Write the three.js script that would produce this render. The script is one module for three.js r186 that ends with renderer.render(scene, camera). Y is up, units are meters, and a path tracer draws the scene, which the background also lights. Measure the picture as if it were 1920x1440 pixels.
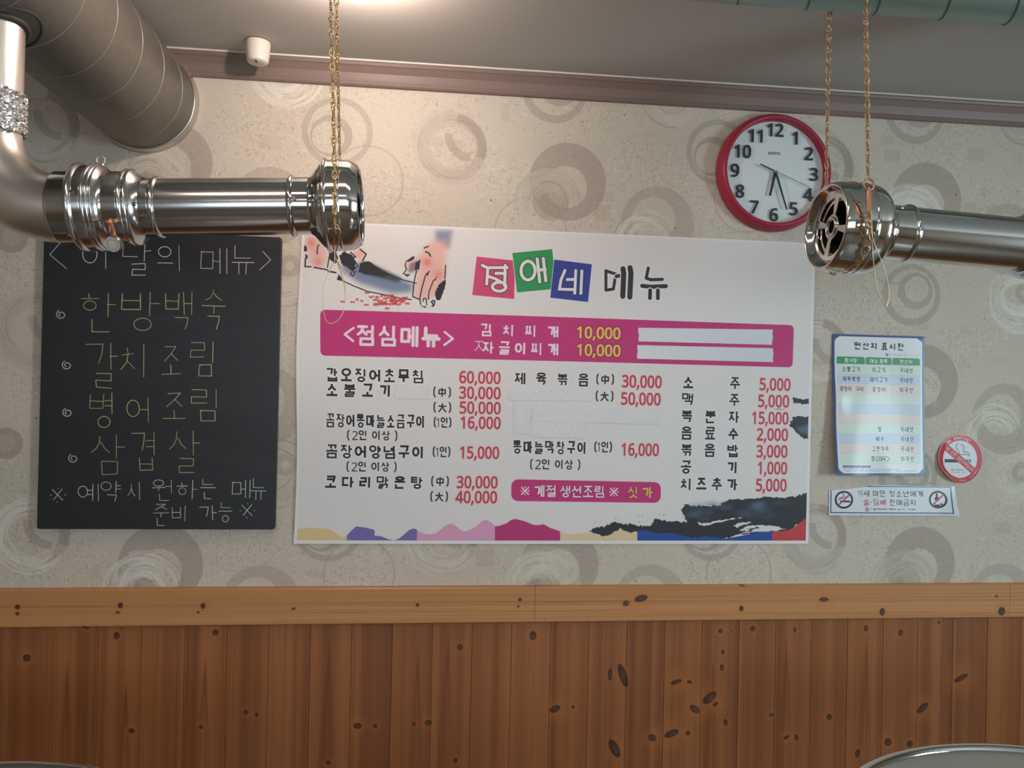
import * as THREE from 'three';
import { mergeGeometries } from 'three/addons/utils/BufferGeometryUtils.js';
import { RoundedBoxGeometry } from 'three/addons/geometries/RoundedBoxGeometry.js';
import { TextGeometry } from 'three/addons/geometries/TextGeometry.js';
import { FontLoader } from 'three/addons/loaders/FontLoader.js';
import { RectAreaLightUniformsLib } from 'three/addons/lights/RectAreaLightUniformsLib.js';

// ------------------------------------------------------------------ camera, sky, area lights, exposure
const scene = new THREE.Scene();
const camera = new THREE.PerspectiveCamera(53.13, 4 / 3, 0.02, 60);
camera.position.set(0, 1.45, 2.1);
camera.rotation.set(0.0053, -0.10353, 0.02141, 'YXZ');
camera.updateMatrixWorld(true);
const renderer = new THREE.WebGLRenderer({ antialias: true });
renderer.toneMapping = THREE.LinearToneMapping;
renderer.toneMappingExposure = 0.69;
renderer.shadowMap.enabled = true;
scene.background = new THREE.Color(2.6, 3.0, 3.4);           // overcast daylight outside the windows
RectAreaLightUniformsLib.init();
const CEIL = 2.314, LEFT = -2.4, RIGHT = 3.2, BACK = 5.0;
const WIN1 = { z0: 1.85, z1: 2.75, y0: 0.95, y1: 1.95 };         // window in the right wall
const WIN2 = { x0: -1.6, x1: 2.6, y0: 0.85, y1: 1.95 };       // window in the wall behind the camera
function areaLight(name, w, h, color, power, pos, target) {
  const l = new THREE.RectAreaLight(color, power, w, h);
  l.name = name; l.position.set(...pos); l.lookAt(...target); scene.add(l);
}
areaLight('window_light', WIN1.z1 - WIN1.z0 - 0.1, WIN1.y1 - WIN1.y0 - 0.1, new THREE.Color(0.70, 0.92, 1.0), 27, [RIGHT - 0.02, 1.45, 2.3], [0, 1.45, 2.3]);
areaLight('window_light', WIN2.x1 - WIN2.x0 - 0.1, WIN2.y1 - WIN2.y0 - 0.1, new THREE.Color(0.86, 0.95, 1.0), 1.6, [0.5, 1.4, BACK - 0.02], [0.5, 1.4, 0]);
const WARM = new THREE.Color(1.0, 0.79, 0.68);
const LAMP_MAIN = { pos: [-0.2, CEIL - 0.052, 1.35], w: 1.4, d: 0.08, power: 12 };
const LAMP_REAR = { pos: [-0.3, CEIL - 0.052, 3.1], w: 1.4, d: 0.1, power: 9 };
const LAMP_SPOT = { pos: [-0.17, CEIL - 0.055, 0.5], power: 1.0 };

// ------------------------------------------------------------------ helpers
const V = (x, y, z) => new THREE.Vector3(x, y, z);
function rngOf(seed) { let s = seed >>> 0; return () => { s = (s + 0x6d2b79f5) | 0; let t = Math.imul(s ^ (s >>> 15), 1 | s); t = (t + Math.imul(t ^ (t >>> 7), 61 | t)) ^ t; return ((t ^ (t >>> 14)) >>> 0) / 4294967296; }; }
// a measurement of the photograph (1920 x 1440) turned into the point of the plane z = depth it shows
const CM = camera.matrixWorld.clone();
function P(px, py, z = 0) {
  const d = V((px - 960) / 1440, -(py - 720) / 1440, -1).transformDirection(CM);
  const t = (z - camera.position.z) / d.z;
  return camera.position.clone().addScaledVector(d, t);
}
const used = {};
function numbered(name) { const n = used[name] = (used[name] ?? -1) + 1; return n ? name + '_' + String(n).padStart(3, '0') : name; }
function shadow(m) { m.castShadow = m.receiveShadow = true; return m; }
function thing(name, label, category, pos = [0, 0, 0], group) {
  const o = new THREE.Group(); o.name = numbered(name); o.position.set(...pos); o.userData = { label, category };
  if (group) o.userData.group = group;
  scene.add(o); return o;
}
function single(name, geo, mat, label, category, group) {
  const o = shadow(new THREE.Mesh(geo, mat)); o.name = numbered(name); o.userData = { label, category };
  if (group) o.userData.group = group;
  scene.add(o); return o;
}
// a part whose geometry is given in world coordinates
function part(name, geo, mat, parent, label) {
  if (Array.isArray(geo)) geo = mergeGeometries(geo.map((g) => (g.index ? g.toNonIndexed() : g)));
  let p = parent; const off = V(0, 0, 0); while (p && p !== scene) { off.add(p.position); p = p.parent; }
  geo.translate(-off.x, -off.y, -off.z);
  const o = shadow(new THREE.Mesh(geo, mat)); o.name = name; if (label) o.userData.label = label;
  parent.add(o); return o;
}
function structure(name, geo, mat) {
  const o = geo ? shadow(new THREE.Mesh(geo, mat)) : new THREE.Group(); o.name = name; o.userData = { kind: 'structure' }; scene.add(o); return o;
}
const box = (x0, x1, y0, y1, z0, z1) => new THREE.BoxGeometry(x1 - x0, y1 - y0, z1 - z0).translate((x0 + x1) / 2, (y0 + y1) / 2, (z0 + z1) / 2);
const std = (o) => new THREE.MeshStandardMaterial(o);
function smoothed(src, n = 5) { const pr = []; src.forEach((p, i) => { pr.push(p); const q = src[i + 1]; if (q) { const L = Math.hypot(q[0] - p[0], q[1] - p[1]); if (L > 9) for (const t of [1.2 / L, 2.4 / L, 1 - 2.4 / L, 1 - 1.2 / L]) pr.push([p[0] + (q[0] - p[0]) * t, p[1] + (q[1] - p[1]) * t]); } }); const c = new THREE.CatmullRomCurve3(pr.map(([a, b]) => V(a, b, 0)), false, 'centripetal'); return c.getPoints(pr.length * n).map((p) => [p.x, p.y]); }
function lathe(profile, seg = 64) { return new THREE.LatheGeometry(profile.map(([r, t]) => new THREE.Vector2(Math.max(r, 1e-5), t)), seg).rotateZ(-Math.PI / 2); } // turned about +x
function along(geo, a, b) { const m = new THREE.Matrix4().makeRotationFromQuaternion(new THREE.Quaternion().setFromUnitVectors(V(1, 0, 0), b.clone().sub(a).normalize())); return geo.applyMatrix4(m).translate(a.x, a.y, a.z); }
function tube(pts, r, seg = 80, rad = 8, closed = false) { return new THREE.TubeGeometry(new THREE.CatmullRomCurve3(pts, closed), seg, r, rad, closed); }
function canvas(w, h) { const c = document.createElement('canvas'); c.width = w; c.height = h; const g = c.getContext('2d'); return g; }
function texture(g, color = true) { const t = new THREE.CanvasTexture(g.canvas); if (color) t.colorSpace = THREE.SRGBColorSpace; t.wrapS = t.wrapT = THREE.RepeatWrapping; t.anisotropy = 8; return t; }
function grain(g, amount, seed) {                                // fine print / paper noise
  const { width: w, height: h } = g.canvas, d = g.getImageData(0, 0, w, h), a = d.data, rnd = rngOf(seed);
  for (let i = 0; i < a.length; i += 4) { const n = (rnd() - 0.5) * amount; a[i] += n; a[i + 1] += n; a[i + 2] += n; }
  g.putImageData(d, 0, 0);
}

// ------------------------------------------------------------------ Korean lettering, composed of strokes
const CHO = 'ㄱㄲㄴㄷㄸㄹㅁㅂㅃㅅㅆㅇㅈㅉㅊㅋㅌㅍㅎ', JUNG = 'ㅏㅐㅑㅒㅓㅔㅕㅖㅗㅘㅙㅚㅛㅜㅝㅞㅟㅠㅡㅢㅣ';
const JONG = ['', 'ㄱ', 'ㄲ', 'ㄳ', 'ㄴ', 'ㄵ', 'ㄶ', 'ㄷ', 'ㄹ', 'ㄹㄱ', 'ㄹㅁ', 'ㄹㅂ', 'ㄹㅅ', 'ㄹㅌ', 'ㄹㅍ', 'ㄹㅎ', 'ㅁ', 'ㅂ', 'ㅂㅅ', 'ㅅ', 'ㅆ', 'ㅇ', 'ㅈ', 'ㅊ', 'ㅋ', 'ㅌ', 'ㅍ', 'ㅎ'];
const arc = (cx, cy, rx, ry, n = 28) => Array.from({ length: n + 1 }, (_, i) => [cx + rx * Math.sin((i / n) * 2 * Math.PI), cy - ry * Math.cos((i / n) * 2 * Math.PI)]);
const CONS = {
  ㄱ: [[[0, 0], [1, 0], [0.94, 0.5], [0.8, 1]]], ㄴ: [[[0, 0], [0, 1], [1, 1]]], ㄷ: [[[1, 0], [0, 0], [0, 1], [1, 1]]],
  ㄹ: [[[0, 0], [1, 0], [1, 0.5], [0, 0.5], [0, 1], [1, 1]]], ㅁ: [[[0, 0], [1, 0], [1, 1], [0, 1], [0, 0], [0.2, 0]]],
  ㅂ: [[[0, 0], [0, 1], [1, 1], [1, 0]], [[0, 0.48], [1, 0.48]]], ㅅ: [[[0.5, 0], [0.46, 0.4], [0.28, 0.75], [0, 1]], [[0.5, 0.36], [0.72, 0.75], [1, 1]]],
  ㅇ: [arc(0.5, 0.5, 0.5, 0.5)], ㅈ: [[[0, 0], [1, 0]], [[0.5, 0], [0.46, 0.45], [0.28, 0.78], [0, 1]], [[0.5, 0.42], [0.72, 0.78], [1, 1]]],
  ㅊ: [[[0.32, 0], [0.68, 0]], [[0, 0.27], [1, 0.27]], [[0.5, 0.27], [0.46, 0.6], [0.28, 0.84], [0, 1]], [[0.5, 0.56], [0.72, 0.84], [1, 1]]],
  ㅋ: [[[0, 0], [1, 0], [0.94, 0.5], [0.8, 1]], [[0, 0.48], [0.94, 0.48]]], ㅌ: [[[1, 0], [0, 0], [0, 1], [1, 1]], [[0, 0.5], [1, 0.5]]],
  ㅍ: [[[0, 0], [1, 0]], [[0, 1], [1, 1]], [[0.3, 0], [0.3, 1]], [[0.7, 0], [0.7, 1]]], ㅎ: [[[0.28, 0], [0.72, 0]], [[0, 0.26], [1, 0.26]], arc(0.5, 0.72, 0.36, 0.28)],
};
const HAND = { ㅎ: [[[0.45, 0], [0.5, 0.25]], [[0, 0.32], [1, 0.28]], arc(0.5, 0.72, 0.34, 0.28)], ㅊ: [[[0.45, 0], [0.52, 0.22]], [[0.1, 0.3], [0.9, 0.26]], [[0.55, 0.28], [0.4, 0.66], [0, 1]], [[0.45, 0.58], [1, 0.95]]], ㅈ: [[[0.05, 0.05], [0.9, 0], [0.5, 0.5], [0, 1]], [[0.52, 0.5], [1, 0.92]]] };
const DOUBLE = { ㄲ: 'ㄱㄱ', ㄸ: 'ㄷㄷ', ㅃ: 'ㅂㅂ', ㅆ: 'ㅅㅅ', ㅉ: 'ㅈㅈ' };
function cons(c, x, y, w, h, hand) {
  c = DOUBLE[c] ?? c;
  if (c.length === 2) return [...cons(c[0], x, y, w * 0.44, h, hand), ...cons(c[1], x + w * 0.56, y, w * 0.44, h, hand)];
  return ((hand && HAND[c]) || CONS[c]).map((l) => l.map(([a, b]) => [x + a * w, y + b * h]));
}
function vert(v, x0, x1, y0, y1) {
  const m = y0 + (y1 - y0) * 0.5, a = y0 + (y1 - y0) * 0.36, b = y0 + (y1 - y0) * 0.62, w = x1 - x0, s = (x, p = y0, q = y1) => [[x, p], [x, q]], t = (p, q, y) => [[p, y], [q, y]];
  switch (v) {
    case 'ㅣ': return [s(x0 + w * 0.62)];
    case 'ㅏ': return [s(x0 + w * 0.45), t(x0 + w * 0.45, x1, m)];
    case 'ㅑ': return [s(x0 + w * 0.45), t(x0 + w * 0.45, x1, a), t(x0 + w * 0.45, x1, b)];
    case 'ㅓ': return [s(x0 + w * 0.72), t(x0, x0 + w * 0.72, m)];
    case 'ㅕ': return [s(x0 + w * 0.72), t(x0, x0 + w * 0.72, a), t(x0, x0 + w * 0.72, b)];
    case 'ㅐ': return [s(x0 + w * 0.28), s(x0 + w * 0.88), t(x0 + w * 0.28, x0 + w * 0.88, m)];
    case 'ㅔ': return [s(x0 + w * 0.42), s(x0 + w * 0.92), t(x0 - w * 0.12, x0 + w * 0.42, m)];
    case 'ㅖ': return [s(x0 + w * 0.42), s(x0 + w * 0.92), t(x0 - w * 0.12, x0 + w * 0.42, a), t(x0 - w * 0.12, x0 + w * 0.42, b)];
    default: return [];
  }
}
function horiz(v, x0, x1, y0, y1) {
  const l = (x, p, q) => [[x0 + (x1 - x0) * x, p], [x0 + (x1 - x0) * x, q]], bar = (y) => [[x0, y], [x1, y]];
  switch (v) {
    case 'ㅗ': return [l(0.5, y0, y1), bar(y1)];
    case 'ㅛ': return [l(0.33, y0, y1), l(0.67, y0, y1), bar(y1)];
    case 'ㅜ': return [bar(y0), l(0.5, y0, y1)];
    case 'ㅠ': return [bar(y0), l(0.33, y0, y1), l(0.67, y0, y1)];
    default: return [bar((y0 + y1) / 2)];
  }
}
const MIXED = { ㅘ: 'ㅗㅏ', ㅙ: 'ㅗㅐ', ㅚ: 'ㅗㅣ', ㅝ: 'ㅜㅓ', ㅞ: 'ㅜㅔ', ㅟ: 'ㅜㅣ', ㅢ: 'ㅡㅣ' };
const SPECIAL = {
  '中': [[[0.1, 0.22], [0.9, 0.22], [0.9, 0.66], [0.1, 0.66], [0.1, 0.22]], [[0.5, 0], [0.5, 1]]], '大': [[[0, 0.34], [1, 0.34]], [[0.5, 0], [0.47, 0.4], [0.3, 0.75], [0, 1]], [[0.5, 0.36], [0.7, 0.75], [1, 1]]],
  '<': [[[1, 0], [0, 0.5], [1, 1]]], '>': [[[0, 0], [1, 0.5], [0, 1]]], '(': [[[1, 0], [0.3, 0.25], [0.3, 0.75], [1, 1]]], ')': [[[0, 0], [0.7, 0.25], [0.7, 0.75], [0, 1]]],
  '※': [[[0.12, 0.12], [0.88, 0.88]], [[0.88, 0.12], [0.12, 0.88]], [[0.5, 0.08], [0.5, 0.1]], [[0.5, 0.9], [0.5, 0.92]], [[0.08, 0.5], [0.1, 0.5]], [[0.9, 0.5], [0.92, 0.5]]],
  '·': [[[0.48, 0.5], [0.54, 0.5]]],
};
function strokes(ch, hand) {
  if (SPECIAL[ch]) return SPECIAL[ch];
  const n = ch.charCodeAt(0) - 0xac00;
  if (n < 0 || n > 11171) return null;
  const c = CHO[Math.floor(n / 588)], v = JUNG[Math.floor((n % 588) / 28)], f = JONG[n % 28], m = MIXED[v];
  const out = [], low = f ? 0.54 : 1, wide = 'ㅐㅔㅖ'.includes(m ? m[1] : v) ? 0.06 : 0;
  if (m) {
    out.push(...cons(c, 0.06, f ? 0.0 : 0.06, 0.48 - wide, f ? 0.3 : 0.4, hand), ...horiz(m[0], 0, 0.62 - wide, f ? 0.38 : 0.58, f ? 0.52 : 0.8), ...vert(m[1], 0.62 - wide, 1, 0, f ? 0.62 : 1));
  } else if ('ㅗㅛㅜㅠㅡ'.includes(v)) {
    const down = 'ㅜㅠ'.includes(v);
    out.push(...cons(c, 0.15, 0, 0.7, f ? 0.26 : down ? 0.44 : 0.52, hand), ...horiz(v, 0, 1, f ? (down ? 0.41 : v === 'ㅡ' ? 0.4 : 0.3) : down ? 0.6 : 0.62, f ? (down ? 0.6 : 0.46) : down ? 1 : v === 'ㅡ' ? 1.1 : 0.95));
  } else out.push(...cons(c, 0.03, f ? 0.03 : 0.12, 0.5 - wide, f ? 0.42 : 0.66, hand), ...vert(v, 0.58 - wide, 1, 0, f ? 0.6 : 1));
  if (f) { const low2 = 'ㅗㅛㅜㅠㅡ'.includes(v), a = hand ? (low2 ? 0.26 : 0.34) : f === 'ㅇ' ? (low2 ? 0.24 : 0.28) : low2 ? 0.14 : 0.2, b = hand ? 0.46 : f === 'ㅇ' ? 0.54 : 0.72, y = low2 ? 0.67 : 0.68; out.push(...cons(f, a, y, b, 1 - y, hand)); }
  return out;
}
// one character in the box x, y, w, h of the current canvas frame
function drawChar(g, ch, x, y, w, h, { color = '#222', lw = 0.12, halo, round, hand, rnd, font = 'bold' } = {}) {
  const st = strokes(ch, hand);
  if (!st) {
    g.save(); g.font = font + ' 100px sans-serif'; g.textBaseline = 'alphabetic'; const mw = g.measureText(ch).width;
    g.translate(x + w / 2, y + h); g.scale(Math.min(h / 72, (w * 1.15) / mw), h / 72); g.textAlign = 'center';
    if (halo) { g.strokeStyle = halo; g.lineWidth = 16; g.lineJoin = 'round'; g.strokeText(ch, 0, 0); }
    g.fillStyle = color; g.fillText(ch, 0, 0); g.restore(); return;
  }
  const dense = hand ? 1 : st.reduce((n, l) => n + (l.length > 12 ? 3 : l.length - 1), 0), L = lw * Math.sqrt(w * h) * (dense > 10 ? 0.82 : dense > 7 ? 0.9 : 1.05), k = L / 2;
  g.lineJoin = round ? 'round' : 'miter'; g.lineCap = round ? 'round' : 'butt'; g.miterLimit = 3;
  for (const pass of halo ? [0, 1] : [1]) {
    g.strokeStyle = pass ? color : halo; g.lineWidth = pass ? L : L + (typeof halo === 'string' ? h * 0.11 : 0);
    if (!pass) g.lineCap = g.lineJoin = 'round';
    else { g.lineCap = round ? 'round' : 'butt'; g.lineJoin = round ? 'round' : 'miter'; }
    for (const l of st) {
      g.beginPath();
      l.forEach(([a, b], i) => {
        const j = rnd ? (rnd() - 0.5) * 0.05 : 0, q = x + k + (a + j) * (w - L), r = y + k + (b - j) * (h - L);
        i ? g.lineTo(q, r) : g.moveTo(q, r);
      });
      g.stroke();
    }
  }
}
// a row of characters spread evenly from x0 to x1, its middle at y
function row(g, text, x0, x1, y, h, gw, opt) {
  const n = text.length, step = n > 1 ? (x1 - x0 - gw) / (n - 1) : 0, s = n > 1 ? x0 : (x0 + x1 - gw) / 2;
  [...text].forEach((ch, i) => { if (ch !== ' ') drawChar(g, ch, s + i * step, y - h / 2, gw, h, opt); });
}
// Latin text or numbers fitted to x0..x1 with capitals of height h
function latin(g, text, x0, x1, y, h, color, { halo, font = 'bold', stroke = 0 } = {}) {
  g.save(); g.font = font + ' 100px sans-serif'; const mw = g.measureText(text).width;
  g.translate(x0, y + h / 2); g.scale((x1 - x0) / mw, h / 72); g.lineJoin = 'round';
  if (halo) { g.strokeStyle = halo; g.lineWidth = 22; g.strokeText(text, 0, 0); }
  g.fillStyle = color; g.fillText(text, 0, 0);
  if (stroke) { g.strokeStyle = color; g.lineWidth = stroke; g.strokeText(text, 0, 0); }
  g.restore();
}
// small print that the photograph shows only as grey lines of marks
function tiny(g, x0, x1, y, h, color, seed) { const r = rngOf(seed); g.fillStyle = color; for (let x = x0; x < x1;) { const w = h * (0.35 + r() * 0.5); g.globalAlpha = 0.35 + r() * 0.5; if (r() > 0.16) g.fillRect(x, y - h * (0.3 + r() * 0.2), w, h * (0.5 + r() * 0.4)); x += w + h * 0.16; } g.globalAlpha = 1; }
// a canvas that stands for the rectangle x0..x1, y0..y1 (metres) of the wall; at(px, py, draw) works in photo-sized units about a measured spot
function wallCanvas(x0, x1, y0, y1, W) {
  const H = Math.round((W * (y1 - y0)) / (x1 - x0)), g = canvas(W, H), s = W / (x1 - x0);
  const m = (px, py) => { const p = P(px, py); return [(p.x - x0) * s, (y1 - p.y) * s]; };
  const k = (px, py) => { const a = m(px - 5, py), b = m(px + 5, py); return Math.hypot(b[0] - a[0], b[1] - a[1]) / 10; };
  const at = (px, py, draw) => { const [a, b] = m(px, py), q = k(px, py); g.setTransform(q, 0, 0, q, a, b); draw(g); g.setTransform(1, 0, 0, 1, 0, 0); };
  const path = (pts, close = true) => { g.beginPath(); pts.forEach(([a, b], i) => { const [x, y] = m(a, b); i ? g.lineTo(x, y) : g.moveTo(x, y); }); if (close) g.closePath(); };
  return { g, m, k, at, path, s, H, x0, x1, y0, y1 };
}

// ------------------------------------------------------------------ wallpaper print (1.06 m x 0.53 m repeat) and its embossing
const WP = { x0: -1.27, y0: 0.8, w: 3.18, h: 1.59 };
function makeWallpaper() {
  const W = 2048, H = 1024, s = W / WP.w, g = canvas(W, H), b = canvas(W, H), rnd = rngOf(11);
  g.fillStyle = '#d1c8b9'; g.fillRect(0, 0, W, H); b.fillStyle = '#808080'; b.fillRect(0, 0, W, H);
  for (let i = 0; i < 260; i++) {                              // slow cloudy variation of the paper
    const x = rnd() * W, y = rnd() * H, r = 40 + rnd() * 120, q = g.createRadialGradient(x, y, 0, x, y, r), c = rnd() > 0.5 ? '218,209,194' : '194,182,166';
    q.addColorStop(0, `rgba(${c},.16)`); q.addColorStop(1, `rgba(${c},0)`); g.fillStyle = q; g.fillRect(x - r, y - r, 2 * r, 2 * r);
  }
  const weave = (n, patchy) => {
    for (let i = 0; i < n; i++) {
      const x = rnd() * W, y = rnd() * H, len = 2 + rnd() * 4.5, v = rnd() > 0.45, up = rnd() > 0.5;
      const dens = Math.sin(x * 0.021 + 3 * Math.sin(y * 0.013)) + Math.sin(y * 0.03 + 2 * Math.sin(x * 0.017));
      if (patchy && dens < rnd() * 1.6 - 0.9) continue;
      g.fillStyle = up ? `rgba(236,229,214,${0.2 + rnd() * 0.36})` : `rgba(128,112,94,${0.1 + rnd() * 0.26})`;
      b.fillStyle = up ? 'rgba(255,255,255,.45)' : 'rgba(0,0,0,.4)';
      const w = v ? 1 + rnd() * 0.8 : len, h = v ? len : 1 + rnd() * 0.8;
      g.fillRect(x, y, w, h); b.fillRect(x, y, w, h);
    }
  };
  weave(80000, true);
  for (let i = 0; i < 150; i++) {                              // little hatched blocks
    const x = rnd() * W, y = rnd() * H, w = 12 + rnd() * 26, h = 10 + rnd() * 24, v = rnd() > 0.5;
    g.fillStyle = `rgba(168,150,130,${0.12 + rnd() * 0.2})`; g.fillRect(x, y, w, h);
    g.fillStyle = 'rgba(226,216,198,.4)'; b.fillStyle = 'rgba(255,255,255,.4)';
    for (let k = 0; k < (v ? w : h); k += 4) { const a = v ? [x + k, y, 1.3, h] : [x, y + k, w, 1.3]; g.fillRect(...a); b.fillRect(...a); }
  }
  const px = (x) => (x - WP.x0) * s, py = (y) => (WP.y0 + WP.h - y) * s;
  const ring = (x, y, R, r, c, dx = 0, dy = 0) => { g.fillStyle = c; g.beginPath(); g.arc(px(x), py(y), R * s, 0, Math.PI * 2); g.closePath(); if (r) { g.moveTo(px(x + dx) + r * s, py(y + dy)); g.arc(px(x + dx), py(y + dy), r * s, 0, Math.PI * 2); g.closePath(); } g.fill('evenodd'); };
  const circle = (x, y, R, w, c) => { g.strokeStyle = c; g.lineWidth = w * s; g.beginPath(); g.arc(px(x), py(y), R * s, 0, 7); g.stroke(); };
  const brush = (x, y, R, T, a0, a1, light, q) => {            // a dry brush sweeping round a ring
    const n = 30;
    for (let i = 0; i < n; i++) {
      const f = q(), rr = R - T * f, mid = a0 + (a1 - a0) * (0.2 + q() * 0.6), half = ((a1 - a0) / 2) * (0.25 + q() * 0.75), s0 = Math.max(a0, mid - half), s1 = Math.min(a1, mid + half), dark = q() < 0.16;
      const cx = x + (q() - 0.5) * 0.022, cy = y + (q() - 0.5) * 0.022, ex = 0.86 + q() * 0.2, rot = q() * 0.6;
      g.strokeStyle = dark ? `rgba(140,129,116,${0.2 + q() * 0.35})` : `rgba(${light},${0.16 + q() * 0.36})`;
      g.lineWidth = (dark ? 0.001 + q() * 0.002 : 0.002 + q() * 0.011) * s; g.lineCap = 'round';
      g.beginPath(); g.ellipse(px(cx), py(cy), rr * s, rr * s * ex, rot, s0 - rot, s1 - rot); g.stroke();
      if (dark) { b.strokeStyle = 'rgba(0,0,0,.5)'; b.lineWidth = 1.5; b.beginPath(); b.ellipse(px(cx), py(cy), rr * s, rr * s * ex, rot, s0 - rot, s1 - rot); b.stroke(); }
    }
  };
  const MAUVE = 'rgba(164,150,140,.6)', GREY = 'rgba(164,154,143,.52)', FAINT = 'rgba(168,156,144,.45)', LIGHT = ['228,225,214', '220,212,198', '196,188,176'];
  for (let i = -1; i <= 3; i++) for (let j = -1; j <= 3; j++) {
    const ii = ((i % 3) + 3) % 3, jj = ((j % 3) + 3) % 3, q = rngOf(97 + ii * 7 + jj * 31), ox = -1.06 + i * 1.06, oy = 0.53 + j * 0.53, L = LIGHT[(ii + 2 * jj) % 3];
    const at = (x, y, f) => f(ox + x, oy + y);
    at(0.876, 0.411, (x, y) => circle(x, y, 0.094, 0.005, FAINT));
    at(0.261, 0.288, (x, y) => circle(x, y, 0.1, 0.004, FAINT));
    at(0.362, 0.435, (x, y) => { ring(x, y, 0.108, 0.058, MAUVE, -0.004, -0.014); });
    at(0.315, 0.375, (x, y) => { brush(x, y, 0.1, 0.052, Math.PI * 0.9, Math.PI * 2.02, L, q); ring(x, y, 0.05, 0.0, GREY); brush(x, y + 0.006, 0.052, 0.02, Math.PI * 1.05, Math.PI * 1.9, L, q); });
    at(0.04, 0.513, (x, y) => {
      ring(x, y, 0.094, 0.066, 'rgba(172,159,144,.4)'); brush(x, y, 0.096, 0.03, Math.PI * 0.55, Math.PI * 1.75, L, q); brush(x, y - 0.004, 0.092, 0.026, Math.PI * 0.2, Math.PI * 0.9, L, q);
      g.strokeStyle = GREY; g.lineWidth = 0.022 * s; g.lineCap = 'butt'; g.beginPath(); g.arc(px(x + 0.05), py(y + 0.035), 0.06 * s, Math.PI * 0.5, Math.PI * 1.02); g.stroke();
      g.strokeStyle = MAUVE; g.lineWidth = 0.024 * s; g.beginPath(); g.arc(px(x), py(y), 0.083 * s, -Math.PI * 0.45, Math.PI * 0.1); g.stroke();
    });
    at(0.792, 0.009, (x, y) => { ring(x, y, 0.094, 0.078, GREY); ring(x - 0.016, y - 0.012, 0.056, 0.043, MAUVE, -0.008, -0.004); });
    at(0.32, 0.155, (x, y) => { ring(x, y, 0.09, 0.072, GREY, 0.002, 0.004); ring(x + 0.012, y + 0.012, 0.054, 0.037, GREY, 0.004, 0.006); });
    at(0.655, 0.158, (x, y) => { brush(x, y, 0.1, 0.075, -0.1, Math.PI * 1.1, L, q); brush(x, y, 0.094, 0.05, Math.PI * 1.1, Math.PI * 1.9, L, q); ring(x + 0.02, y + 0.015, 0.03, 0.012, FAINT); });
    at(1.034, 0.22, (x, y) => { ring(x, y, 0.04, 0.0, FAINT); ring(x, y, 0.04, 0.022, GREY); });
    at(0.62, 0.33, (x, y) => { ring(x, y, 0.105, 0.062, FAINT, -0.012, 0.012); brush(x - 0.035, y - 0.05, 0.088, 0.05, Math.PI * 0.95, Math.PI * 1.95, LIGHT[0], q); });
  }
  g.globalAlpha = 0.55; weave(26000, false); g.globalAlpha = 1;
  g.fillStyle = '#4a443c'; for (let i = 0; i < 26; i++) { const x = rnd() * W, y = rnd() * H; g.beginPath(); g.ellipse(x, y, 0.8 + rnd() * 1.1, 0.8 + rnd() * 1.2, rnd() * 3, 0, 7); g.fill(); }
  return [texture(g), texture(b, false)];
}

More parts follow.
